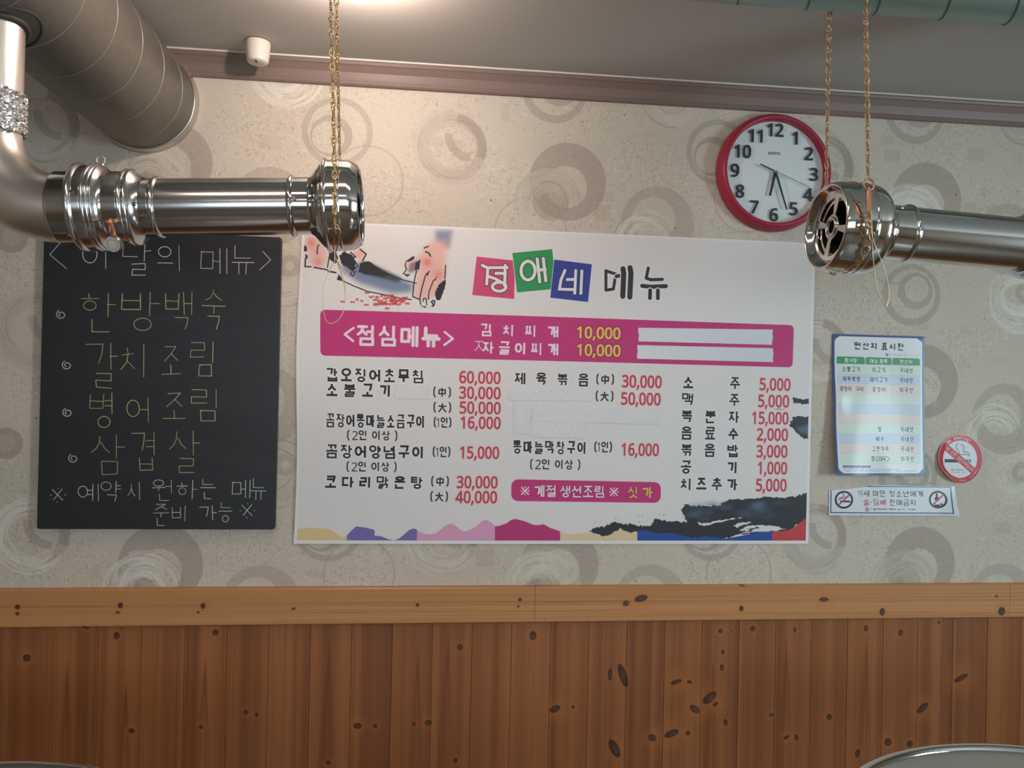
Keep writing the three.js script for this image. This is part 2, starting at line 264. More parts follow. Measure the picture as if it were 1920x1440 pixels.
// ------------------------------------------------------------------ knotty pine: one sheet of grain, 3.25 m wide, for the boards of the wainscot and the rail
const WD = { x0: -1.3, w: 3.25, top: 0.93, h: 0.93 };
const PITCH = 0.10785, PLANK0 = -0.955;                         // plank joints
const RAIL_Y0 = 0.811, RAIL_Y1 = 0.908;
function makeWood() {
  const W = 2048, s = W / WD.w, H = Math.round(WD.h * s), g = canvas(W, H), b = canvas(W, H), rnd = rngOf(5);
  b.fillStyle = '#909090'; b.fillRect(0, 0, W, H);
  const X = (x) => (x - WD.x0) * s, Y = (y) => (WD.top - y) * s;
  const yr = Y(RAIL_Y0) - 1;
  g.fillStyle = '#93522c'; g.fillRect(0, 0, W, H);
  for (let k = -5; k < 30; k++) {
    const x0 = X(PLANK0 + k * PITCH), w = PITCH * s, t = rnd(), q = rngOf(300 + k);
    g.save(); g.beginPath(); g.rect(x0, yr, w, H); g.clip();
    g.fillStyle = `rgb(${151 + t * 14},${91 + t * 11},${50 + t * 8})`; g.fillRect(x0, yr, w, H);
    for (let i = 0; i < 9; i++) { const bx = x0 + q() * w - 8, bw = 10 + q() * 34, d = q() > 0.5; const gr = g.createLinearGradient(bx, 0, bx + bw, 0), c = d ? '100,52,26' : '190,122,70', a = 0.1 + q() * 0.24; gr.addColorStop(0, `rgba(${c},0)`); gr.addColorStop(0.5, `rgba(${c},${a})`); gr.addColorStop(1, `rgba(${c},0)`); g.fillStyle = gr; g.fillRect(bx, yr, bw, H); }
    const heart = q() < 0.42 ? x0 + w * (0.3 + q() * 0.4) : null;
    for (let i = 0; i < 26; i++) {
      const lx = x0 + q() * w, ph = q() * 6, a = 0.05 + q() * 0.14;
      g.strokeStyle = q() > 0.28 ? `rgba(96,42,18,${a})` : `rgba(205,132,80,${a * 0.8})`; g.lineWidth = 0.5 + q() * 1.2; g.beginPath();
      for (let y = yr; y <= H; y += 12) { const xx = lx + Math.sin(y * 0.012 + ph) * 1.6; y === yr ? g.moveTo(xx, y) : g.lineTo(xx, y); }
      g.stroke();
    }
    if (heart !== null) for (let c = 0; c < 2; c++) { const cy = yr + (0.15 + c * 0.5 + q() * 0.2) * (H - yr); for (let i = 1; i < 6; i++) { g.strokeStyle = `rgba(96,40,16,${0.34 - i * 0.03})`; g.lineWidth = 1.3; g.beginPath(); g.moveTo(heart - i * 3.2, cy + 210); g.quadraticCurveTo(heart - i * 1.6, cy + i * 9, heart, cy - i * 9 - 20); g.quadraticCurveTo(heart + i * 1.6, cy + i * 9, heart + i * 3.2, cy + 210); g.stroke(); } }
    g.fillStyle = 'rgba(206,138,84,.3)'; g.fillRect(x0 + 1.2, yr, 1.4, H);
    g.restore();
  }
  // the rail: paler, its grain running along it, two laminations
  g.save(); g.beginPath(); g.rect(0, 0, W, yr); g.clip();
  const ry = Y(RAIL_Y1), rh = yr - ry;
  g.fillStyle = '#c68b56'; g.fillRect(0, 0, W, yr);
  g.fillStyle = 'rgba(214,156,98,.4)'; g.fillRect(0, ry + rh * 0.52, W, rh * 0.5);
  for (let i = 0; i < 170; i++) { const y = rnd() * yr, a = 0.05 + rnd() * 0.16, x = rnd() * W, len = 200 + rnd() * 900; g.strokeStyle = rnd() > 0.35 ? `rgba(112,54,24,${a})` : `rgba(226,160,100,${a})`; g.lineWidth = 0.6 + rnd(); g.beginPath(); g.moveTo(x, y); g.bezierCurveTo(x + len * 0.3, y + 2 - rnd() * 4, x + len * 0.6, y + 3 - rnd() * 6, x + len, y + 1); g.stroke(); }
  g.restore();
  // knots at their measured places: [px, py, half-width, half-height, tilt]
  const knots = [[48, 1235, 6, 6, 0], [161, 1176, 5, 4, 0], [217, 1193, 5, 6, 0], [403, 1187, 5, 5, 0], [245, 1372, 5, 4, 0.2], [376, 1365, 4, 3, 0], [460, 1337, 4, 4, 0], [480, 1342, 3, 4, 0], [670, 1363, 7, 5, 0], [703, 1363, 4, 4, 0], [776, 1359, 3, 4, 0], [803, 1357, 6, 5, 0], [863, 1215, 5, 6, 0], [854, 1428, 4, 5, 0], [615, 1432, 4, 4, 0],
    [1000, 1193, 6, 8, 0], [1041, 1331, 10, 6, -0.4], [1075, 1327, 3, 3, 0], [1145, 1266, 4, 11, 0], [1169, 1268, 7, 22, -0.35], [1153, 1405, 8, 18, -0.5], [1269, 1280, 11, 4, -0.3], [1294, 1280, 5, 3, 0.3], [1304, 1331, 11, 6, 0.6], [1332, 1310, 15, 8, -0.65], [1343, 1322, 6, 3, -0.6], [1224, 1385, 8, 6, 0.6], [1260, 1377, 14, 6, -0.35], [1291, 1376, 4, 4, 0], [1355, 1253, 4, 6, 0], [1357, 1224, 3, 4, 0], [1413, 1180, 5, 5, 0], [1373, 1184, 2, 2, 0], [1352, 1184, 4, 4, 0],
    [1448, 1342, 4, 3, 0], [1492, 1182, 3, 5, 0], [1557, 1346, 5, 6, 0], [1476, 1384, 6, 3, -0.5], [1495, 1384, 4, 6, -0.4], [1626, 1179, 4, 6, 0], [1691, 1187, 5, 6, 0], [1763, 1168, 3, 3, 0], [1732, 1329, 13, 6, -0.7], [1804, 1273, 15, 5, -0.45], [1667, 1393, 7, 7, -0.4], [1708, 1396, 6, 6, 0.5], [1610, 1414, 5, 8, 0.2], [1362, 1356, 4, 6, -0.3],
    [37, 1136, 4, 4, 0], [37, 1148, 3, 3, 0], [229, 1133, 4, 5, 0], [224, 1146, 3, 2, 0], [383, 1134, 4, 5, 0], [374, 1146, 2, 2, 0], [552, 1139, 3, 2, -0.3], [783, 1132, 3, 3, 0], [974, 1122, 3, 3, 0], [971, 1135, 2, 2, 0], [1172, 1129, 6, 5, -0.3], [1200, 1120, 12, 6, -0.25], [1387, 1139, 4, 5, 0], [1541, 1122, 9, 4, 0], [1650, 1145, 5, 7, 0], [1873, 1144, 7, 8, 0], [1863, 1116, 3, 2, 0], [1390, 1096, 5, 2, 0]];
  for (const [kx, ky, a, c, tilt] of knots) {
    const p = P(kx, ky, 0.01), x = X(p.x), y = Y(p.y), k = 0.98;
    g.save(); g.translate(x, y); g.rotate(tilt);
    let q = g.createRadialGradient(0, 0, 0, 0, 0, a * 3); q.addColorStop(0, 'rgba(198,120,62,.5)'); q.addColorStop(1, 'rgba(198,120,62,0)'); g.fillStyle = q; g.beginPath(); g.arc(0, 0, a * 3, 0, 7); g.fill();
        g.fillStyle = 'rgba(66,38,24,.9)'; g.beginPath(); g.ellipse(0, 0, a * k, c * k, 0, 0, 7); g.fill();
    g.fillStyle = 'rgba(104,66,42,.8)'; g.beginPath(); g.ellipse(a * 0.15, c * 0.1, a * 0.5, c * 0.5, 0, 0, 7); g.fill();
    g.restore();
  }
  return texture(g);
}

// ------------------------------------------------------------------ the printed menu banner
const BN = { x0: -0.357, x1: 1.079, y0: 1.023, y1: 1.884 };
function rough(pts, amount, rnd, n = 8) { const out = []; pts.forEach((p, i) => { const q = pts[(i + 1) % pts.length]; for (let k = 0; k < n; k++) { const t = k / n; out.push([p[0] + (q[0] - p[0]) * t + (rnd() - 0.5) * amount, p[1] + (q[1] - p[1]) * t + (rnd() - 0.5) * amount]); } }); return out; }
function makeBanner() {
  const c = wallCanvas(BN.x0, BN.x1, BN.y0, BN.y1, 2048), { g, path, at } = c, rnd = rngOf(21);
  g.fillStyle = '#ece8e8'; g.fillRect(0, 0, 2048, c.H);
  const crop = (ox, oy, k) => (pts) => pts.map(([x, y]) => [ox + x / k, oy + y / k]);
  // the ink drawing of two hands and a gutted fish
  const A = crop(540, 410, 5.647);
  const wash = (pts, col, blur) => { g.save(); g.filter = `blur(${blur}px)`; g.fillStyle = col; path(A(pts)); g.fill(); g.restore(); };
  wash([[200, 180], [330, 200], [410, 340], [400, 480], [300, 500], [230, 470], [200, 330]], 'rgba(238,160,150,.6)', 14);
  wash([[210, 210], [270, 220], [270, 300], [215, 300]], 'rgba(226,100,96,.75)', 9); wash([[280, 440], [360, 440], [370, 495], [280, 495]], 'rgba(226,100,96,.6)', 9);
  wash([[690, 360], [760, 330], [810, 375], [780, 440], [720, 420]], 'rgba(240,180,170,.9)', 5);
  wash([[1550, 130], [1735, 130], [1700, 330], [1560, 250]], 'rgba(120,124,164,.75)', 8);
  wash([[1520, 230], [1690, 250], [1660, 430], [1655, 650], [1600, 800], [1480, 860], [1340, 830], [1370, 640], [1400, 460], [1250, 560], [1240, 480], [1380, 400]], 'rgba(242,178,164,.75)', 10);
  wash([[1430, 440], [1500, 430], [1520, 500], [1430, 510]], 'rgba(228,96,90,.7)', 9); wash([[1540, 560], [1640, 560], [1640, 640], [1560, 640]], 'rgba(228,96,90,.5)', 10);
  wash([[1290, 480], [1380, 450], [1370, 560], [1270, 580]], 'rgba(120,100,120,.8)', 5);
  wash([[560, 470], [720, 470], [1000, 580], [1330, 700], [1300, 785], [1100, 790], [750, 680], [590, 560]], 'rgba(96,118,156,.8)', 9);
  wash([[770, 460], [900, 490], [1200, 640], [1180, 680], [900, 610], [760, 570]], 'rgba(44,50,64,.9)', 6);
  const ink = (pts, amount = 6) => { g.fillStyle = '#22242a'; path(rough(A(pts), amount / 5.6, rnd, 5)); g.fill(); };
  const pen = (pts, w = 1.6) => { g.strokeStyle = '#22242a'; g.lineCap = g.lineJoin = 'round'; g.lineWidth = w * c.k(700, 520); path(A(pts), false); g.stroke(); };
  ink([[430, 340], [500, 330], [530, 430], [500, 480], [440, 430]]); ink([[540, 400], [600, 350], [690, 400], [720, 470], [700, 560], [600, 510], [560, 470]], 12); ink([[770, 470], [860, 460], [970, 545], [1080, 600], [1010, 622], [900, 600], [820, 590], [750, 560]], 12);
  ink([[140, 280], [190, 290], [205, 345], [150, 350]]); ink([[180, 380], [208, 390], [205, 430], [185, 430]]); ink([[520, 650], [545, 590], [580, 650], [560, 660]]); ink([[1340, 550], [1350, 470], [1395, 450], [1385, 540]], 8);
  ink([[1570, 860], [1560, 780], [1600, 700], [1665, 650], [1665, 740], [1610, 870]], 10); ink([[1240, 460], [1330, 400], [1335, 430], [1280, 465]]); ink([[1210, 580], [1240, 590], [1300, 600], [1260, 620]]); ink([[1400, 900], [1430, 930], [1470, 935], [1460, 952], [1415, 930]]); ink([[1515, 930], [1560, 920], [1545, 940]]); ink([[1450, 600], [1500, 550], [1480, 610]]); ink([[1540, 660], [1580, 610], [1560, 665]]);
  pen([[185, 430], [185, 510], [245, 512]], 2.5); pen([[280, 518], [420, 545]], 2.5); pen([[440, 380], [420, 520]], 2); pen([[430, 560], [510, 575]], 3); pen([[305, 370], [310, 300], [325, 280]], 2); pen([[308, 320], [312, 380]], 1.2);
  pen([[660, 360], [715, 410], [690, 415]], 2.4); pen([[760, 330], [825, 380], [790, 450]], 2.6); pen([[720, 470], [740, 500], [660, 590], [690, 615], [720, 560], [705, 570]], 1.8);
  pen([[870, 480], [1060, 590], [1220, 655], [1360, 690]], 2); pen([[560, 650], [700, 715], [850, 775], [1050, 815], [1200, 850], [1310, 862]], 2); pen([[1360, 560], [1335, 680], [1325, 830], [1395, 860]], 2.2); pen([[1455, 610], [1420, 740], [1400, 850], [1410, 910]], 2.2); pen([[1540, 660], [1495, 780], [1490, 860]], 2); pen([[1665, 500], [1660, 640]], 2.2); pen([[1390, 450], [1380, 540]], 3);
  pen([[1435, 318], [1480, 300]], 2.4); pen([[1450, 358], [1485, 370], [1505, 405]], 2.6); pen([[1245, 470], [1240, 510], [1255, 540], [1225, 590]], 2); pen([[1435, 880], [1440, 850], [1465, 850], [1475, 920]], 2); pen([[1520, 890], [1540, 870], [1560, 880], [1545, 930], [1530, 890]], 2.4);
  for (let i = 0; i < 56; i++) { const u = rnd() + rnd() - 1, x = 1010 + u * 300, y = 862 + (rnd() - 0.5) * 110 * (1 - Math.abs(u) * 0.5), w = 18 + rnd() * 42; g.fillStyle = `rgba(204,${62 + rnd() * 24},72,${0.65 + rnd() * 0.3})`; path(rough(A([[x, y], [x + w, y - 4], [x + w, y + 17], [x + 4, y + 19]]), 2.2, rnd, 3)); g.fill(); }
  for (const [x, y] of [[590, 883], [695, 888], [840, 915], [940, 918], [1050, 910], [1060, 955], [1270, 905], [1180, 915], [845, 790]]) { g.fillStyle = 'rgba(206,76,80,.85)'; path(rough(A([[x - 25, y - 11], [x + 25, y - 8], [x + 22, y + 10], [x - 24, y + 10]]), 1.6, rnd, 3)); g.fill(); }
  // shop name
  const N = crop(860, 460, 4.5714), poly = (pts, col, edge) => { path(N(pts)); g.fillStyle = col; g.fill(); if (edge) { g.strokeStyle = edge; g.lineWidth = 2; g.stroke(); } };
  poly([[148, 100], [482, 135], [475, 468], [113, 433]], '#d9487c', '#f6eef0'); poly([[452, 70], [798, 36], [832, 380], [495, 411]], '#2e9a56', '#f2f4f0'); poly([[812, 125], [1138, 165], [1105, 492], [778, 455]], '#33419c', '#f2f2f6');
  const letter = (list, w, fill, edge) => { for (const pass of [0, 1]) for (const l of list) { g.strokeStyle = pass ? fill : edge; g.lineWidth = (w + (pass ? 0 : 12)) / 4.5714 * c.k(1000, 520); g.lineCap = 'square'; g.lineJoin = 'miter'; path(N(l), false); g.stroke(); } };
  letter([[[200, 178], [240, 198], [410, 196]], [[246, 200], [238, 335]], [[262, 275], [310, 292], [380, 332]], [[394, 180], [392, 350]], [[318, 246], [395, 246]], arc(345, 360, 58, 38)], 26, '#f2eeee', '#3c3038');
  letter([arc(590, 222, 60, 80), [[668, 124], [690, 316]], [[720, 120], [742, 306]], [[680, 218], [735, 212]]], 27, '#f2f0ee', '#333c34');
  letter([[[905, 222], [872, 300], [858, 380], [990, 384]], [[928, 298], [990, 296]], [[998, 222], [990, 412]], [[1050, 226], [1042, 414]]], 25, '#f0eef2', '#2c2f48');
  const black = (l, w) => { g.lineCap = g.lineJoin = 'round'; for (const [col, e] of [['#f7f5f5', 16], ['#333338', 0]]) { g.strokeStyle = col; g.lineWidth = (w * 1.16 + e) / 4.5714 * c.k(1200, 520); path(N(l), false); g.stroke(); } };
  black([[1254, 222], [1340, 250], [1320, 378], [1256, 388], [1256, 228]], 22); black([[1345, 270], [1400, 258]], 26); black([[1402, 205], [1408, 250], [1400, 440]], 38); black([[1462, 196], [1470, 240], [1460, 446]], 38);
  black([[1618, 198], [1600, 284], [1640, 298], [1738, 294]], 23); black([[1566, 350], [1640, 358], [1768, 352]], 30); black([[1634, 388], [1632, 454]], 28); black([[1700, 388], [1700, 456]], 28);
  // lunch bar
  const bar = (p, r, col, edge) => { const m = p.map(([x, y]) => c.m(x, y)); g.beginPath(); g.moveTo((m[0][0] + m[3][0]) / 2, (m[0][1] + m[3][1]) / 2); for (let i = 0; i < 4; i++) g.arcTo(...m[i], ...m[(i + 1) % 4], r); g.closePath(); if (edge) { g.strokeStyle = edge; g.lineWidth = 6; g.stroke(); } g.fillStyle = col; g.fill(); };
  const PINK = '#cb327e';
  bar([[603.5, 581], [1486, 609.5], [1484, 688.5], [604.5, 667]], 18, PINK);
  at(750, 631, (q) => { const o = { color: '#f6e6ee', round: true, lw: 0.172 }; ['점', '심', '메', '뉴'].forEach((ch, i) => drawChar(q, ch, -79 + i * 40.3, -20, 36, 40, o)); drawChar(q, '<', -102, -15.5, 20, 29, o); drawChar(q, '>', 83, -12.5, 20, 29, o); });
  const WH = { color: '#f7eaf0', lw: 0.15, halo: '#c83a80' };
  at(973.5, 621, (q) => row(q, '김치찌개', -73, 74, 0, 24, 23, WH)); at(973.5, 654, (q) => row(q, '자글이찌개', -69, 74, 0, 25, 23, WH));
  at(896, 650, (q) => { q.strokeStyle = '#f7eaf0'; q.lineWidth = 1.5; q.lineCap = 'round'; for (const l of CONS.ㅈ) { q.beginPath(); l.forEach(([a, b], i) => (i ? q.lineTo(-5 + a * 15, -9 + b * 17) : q.moveTo(-5 + a * 15, -9 + b * 17))); q.stroke(); } });
  at(1121, 624.5, (q) => latin(q, '10,000', -42, 42, 0, 21, '#f3cf55', { halo: '#a62c6c', font: '' , stroke: 5 })); at(1121, 657, (q) => latin(q, '10,000', -42, 42, 0, 21, '#f3cf55', { halo: '#a62c6c', font: '', stroke: 5 }));
  // the dishes: [text, x0, x1, y, height, glyph width]
  const K = { color: '#1f1d22', lw: 0.148, halo: '#f6f4f4' };
  const T = [['갑오징어초무침', 613.5, 797, 704.5, 26, 23.5], ['소불고기', 612.5, 735.5, 732, 26, 24], ['꼼장어통마늘소금구이', 611.5, 797.5, 789.5, 26, 17.5], ['꼼장어양념구이', 609.5, 795.5, 847, 26, 24], ['코다리맑은탕', 607, 793, 904, 24, 24], ['제육볶음', 964, 1104, 711.5, 24, 21.5], ['통마늘막창구이', 960.5, 1099.5, 839, 25, 18],
    ['소   주', 1278, 1387.5, 718, 23, 22], ['맥   주', 1277, 1386.5, 749.5, 23, 22], ['복 분 자', 1275.5, 1385.5, 781, 24, 22], ['음 료 수', 1275, 1384.5, 812.5, 24, 22], ['볶 음 밥', 1275, 1383.5, 844, 24, 22], ['공   기', 1274, 1382.5, 876, 24, 22], ['치즈추가', 1274, 1382.5, 908, 24, 22.5]];
  for (const [t, x0, x1, y, h, w] of T) at((x0 + x1) / 2, y, (q) => row(q, t, (x0 - x1) / 2, (x1 - x0) / 2, 0, h, w, K));
  const paren = (inner, x, y) => at(x, y, (q) => { const o = { color: '#1f1d22', lw: 0.13 }, p = { color: '#1f1d22', lw: 0.2 }; drawChar(q, '(', -17.5, -11, 6, 22, p); drawChar(q, ')', 11.5, -11, 6, 22, p); if (inner === '1인') { drawChar(q, '1', -12, -8, 8, 17, { color: '#26242a', font: '' }); drawChar(q, '인', -4, -10, 15, 20, o); } else drawChar(q, inner, -8.5, -9, 17, 19, o); });
  paren('中', 829.5, 735.5); paren('大', 829.5, 764); paren('1인', 829.5, 792); paren('1인', 827, 847); paren('中', 824, 902); paren('大', 822.5, 930.5); paren('中', 1133.5, 711.5); paren('大', 1132.5, 743); paren('1인', 1130, 838);
  for (const [x, y] of [[697.5, 816.5], [695.5, 875], [1040.5, 871]]) at(x, y, (q) => { const o = { color: '#1f1d22', lw: 0.13 }, p = { color: '#1f1d22', lw: 0.19 }; drawChar(q, '(', -48, -11, 6, 22, p); drawChar(q, ')', 42, -11, 6, 22, p); drawChar(q, '2', -38, -8, 12, 17, { color: '#26242a', font: '' }); drawChar(q, '인', -26, -10, 17, 19, o); drawChar(q, '이', -1, -10, 17, 19, o); drawChar(q, '상', 17, -10, 17, 19, o); });
  const prices = [['60,000', 861, 939.5, 708.5], ['30,000', 861, 939.5, 737], ['50,000', 861, 939.5, 765], ['16,000', 862, 939, 793], ['15,000', 860, 936, 848.5], ['30,000', 855, 933, 904], ['40,000', 853.5, 932, 932], ['30,000', 1164.5, 1240, 715.5], ['50,000', 1162.5, 1238, 748], ['16,000', 1163, 1235, 843],
    ['5,000', 1421.5, 1481, 720.5], ['5,000', 1419, 1478.5, 752], ['15,000', 1407, 1477.5, 783.5], ['2,000', 1417, 1476.5, 814.5], ['3,000', 1416.5, 1475.5, 846], ['1,000', 1418, 1475, 877.5], ['5,000', 1415, 1474, 909]];
  for (const [t, x0, x1, y] of prices) at((x0 + x1) / 2, y, (q) => latin(q, t, (x0 - x1) / 2, (x1 - x0) / 2, 0, 21.5, '#c8404e', { font: '', stroke: 4.5, halo: '#f5dcde' }));
  // seasonal pill
  bar([[958, 898.5], [1238, 904], [1238, 942.5], [958, 939]], 27, PINK, '#f4dfe8');
  const S = { color: '#f8ecf2', lw: 0.14, round: true, halo: '#a8346c' };
  at(984, 920, (q) => drawChar(q, '※', -9.5, -9.5, 19, 19, { color: '#f8ecf2', lw: 0.13, round: true })); at(1150.5, 922, (q) => drawChar(q, '※', -9.5, -9.5, 19, 19, { color: '#f8ecf2', lw: 0.13, round: true }));
  at(1022, 920.5, (q) => row(q, '계절', -21, 21, 0, 22, 20, S)); at(1091.5, 921.5, (q) => row(q, '생선조림', -42, 42, 0, 22, 20, S)); at(1200, 923, (q) => row(q, '싯 가', -24, 23, 0, 21, 20, { ...S, color: '#f1d060' }));
  // coloured hills along the foot, and the ink strokes
  const B1 = crop(540, 680, 3.6923), B2 = crop(1040, 680, 3.6923), hill = (f, pts, col) => { const p = f(pts); path([...p, [p.at(-1)[0], 1015.5], [p[0][0], 1015.5]]); g.fillStyle = col; g.fill(); };
  hill(B1, [[57, 1150], [130, 1141], [200, 1143], [270, 1146], [310, 1160], [345, 1185], [370, 1203], [390, 1204], [411, 1192]], '#e8cf9c'); hill(B1, [[410, 1193], [440, 1160], [472, 1131], [540, 1140], [600, 1156], [601, 1195], [650, 1200], [700, 1222], [735, 1229], [770, 1215], [800, 1190], [840, 1155], [870, 1145], [894, 1155]], '#7b72b8');
  hill(B1, [[893, 1160], [940, 1180], [985, 1187], [1030, 1175], [1090, 1125], [1130, 1110], [1165, 1130], [1200, 1162], [1230, 1166], [1290, 1140], [1340, 1095], [1370, 1086], [1400, 1100], [1433, 1130]], '#e6a8cc'); hill(B1, [[1432, 1130], [1460, 1128], [1510, 1110], [1545, 1086], [1575, 1080], [1640, 1097], [1700, 1122], [1740, 1122], [1770, 1117], [1810, 1140], [1883, 1166]], '#c4357c');
  hill(B2, [[37, 1175], [110, 1186], [170, 1182], [225, 1171], [270, 1180], [310, 1198], [345, 1198], [400, 1170], [450, 1147], [500, 1160], [540, 1172], [571, 1164]], '#e9d3ac');
  const inkB = (pts, amount) => { g.fillStyle = '#2c2f36'; path(rough(B2(pts), amount / 3.7, rnd, 9)); g.fill(); };
  inkB([[237, 1165], [290, 1135], [330, 1140], [365, 1120], [420, 1100], [480, 1120], [520, 1112], [600, 1130], [660, 1128], [690, 1075], [780, 1095], [870, 1105], [910, 1100], [868, 1020], [900, 985], [1000, 988], [1130, 990], [1190, 950], [1300, 945], [1440, 932], [1640, 930], [1690, 912], [1745, 905], [1748, 1075], [1610, 1165], [1500, 1170], [1290, 1185], [1160, 1222], [950, 1216], [820, 1195], [570, 1172], [500, 1172], [450, 1150], [340, 1202]], 16);
  g.save(); g.filter = 'blur(7px)'; g.fillStyle = 'rgba(92,122,154,.42)'; for (let i = 0; i < 26; i++) { const x = 880 + rnd() * 640, y = 965 + rnd() * 120; path(B2([[x, y], [x + 60 + rnd() * 90, y - 12], [x + 70 + rnd() * 60, y + 12], [x + 10, y + 18]])); g.fill(); } g.restore();
  for (const pts of [[[985, 1105], [1050, 1112], [1090, 1100], [1180, 1082], [1298, 1072], [1200, 1090], [1090, 1112], [1040, 1130], [1000, 1122]], [[1230, 1130], [1280, 1105], [1360, 1098], [1340, 1112], [1290, 1125], [1260, 1140]], [[1275, 1160], [1330, 1130], [1400, 1122], [1520, 1128], [1600, 1152], [1500, 1164], [1380, 1172], [1290, 1182], [1330, 1160]]]) { g.fillStyle = '#e8e8ec'; path(rough(B2(pts), 2.4, rnd, 6)); g.fill(); }
  inkB([[1330, 1150], [1400, 1136], [1420, 1142], [1350, 1158]], 8); inkB([[1300, 1172], [1360, 1158], [1370, 1166]], 6);
  for (let i = 0; i < 46; i++) { const x = 200 + rnd() * 720, y = 1040 + rnd() * 90; g.fillStyle = '#2c2f36'; path(rough(B2([[x, y], [x + 3 + rnd() * 6, y - 3], [x + 4, y + 3 + rnd() * 6]]), 0.6, rnd, 2)); if (y > 1150 - (x - 200) * 0.12 - 50 && rnd() > 0.4) g.fill(); }
  hill(B2, [[570, 1163], [610, 1157], [700, 1178], [820, 1178], [900, 1200], [960, 1213], [1045, 1198], [1080, 1208], [1110, 1202], [1165, 1220], [1300, 1195], [1400, 1175], [1501, 1165]], '#2450a4'); hill(B2, [[1500, 1165], [1560, 1165], [1610, 1160], [1650, 1140], [1745, 1068]], '#d0424c');
  inkB([[1640, 240], [1700, 250], [1765, 248], [1768, 285], [1700, 285], [1648, 275]], 12); inkB([[1618, 432], [1650, 372], [1765, 372], [1762, 535], [1700, 512]], 14);
  g.save(); g.filter = 'blur(6px)'; g.fillStyle = 'rgba(120,146,172,.6)'; path(B2([[1660, 450], [1765, 420], [1765, 500], [1700, 490]])); g.fill(); g.restore();
  tiny(g, ...[c.m(1450, 767)[0], c.m(1468, 767)[0], c.m(1450, 767)[1]], 5, '#2c2f36', 4);
  // unprinted margin
  g.strokeStyle = '#f2f0f0'; g.lineWidth = 9; g.strokeRect(3, 3, 2042, c.H - 6); g.fillStyle = '#f2f0f0'; g.fillRect(0, c.H - 13, 2048, 13); g.fillRect(0, 0, 11, c.H); g.fillRect(2036, 0, 12, c.H);
  grain(g, 7, 8);
  return texture(g);
}

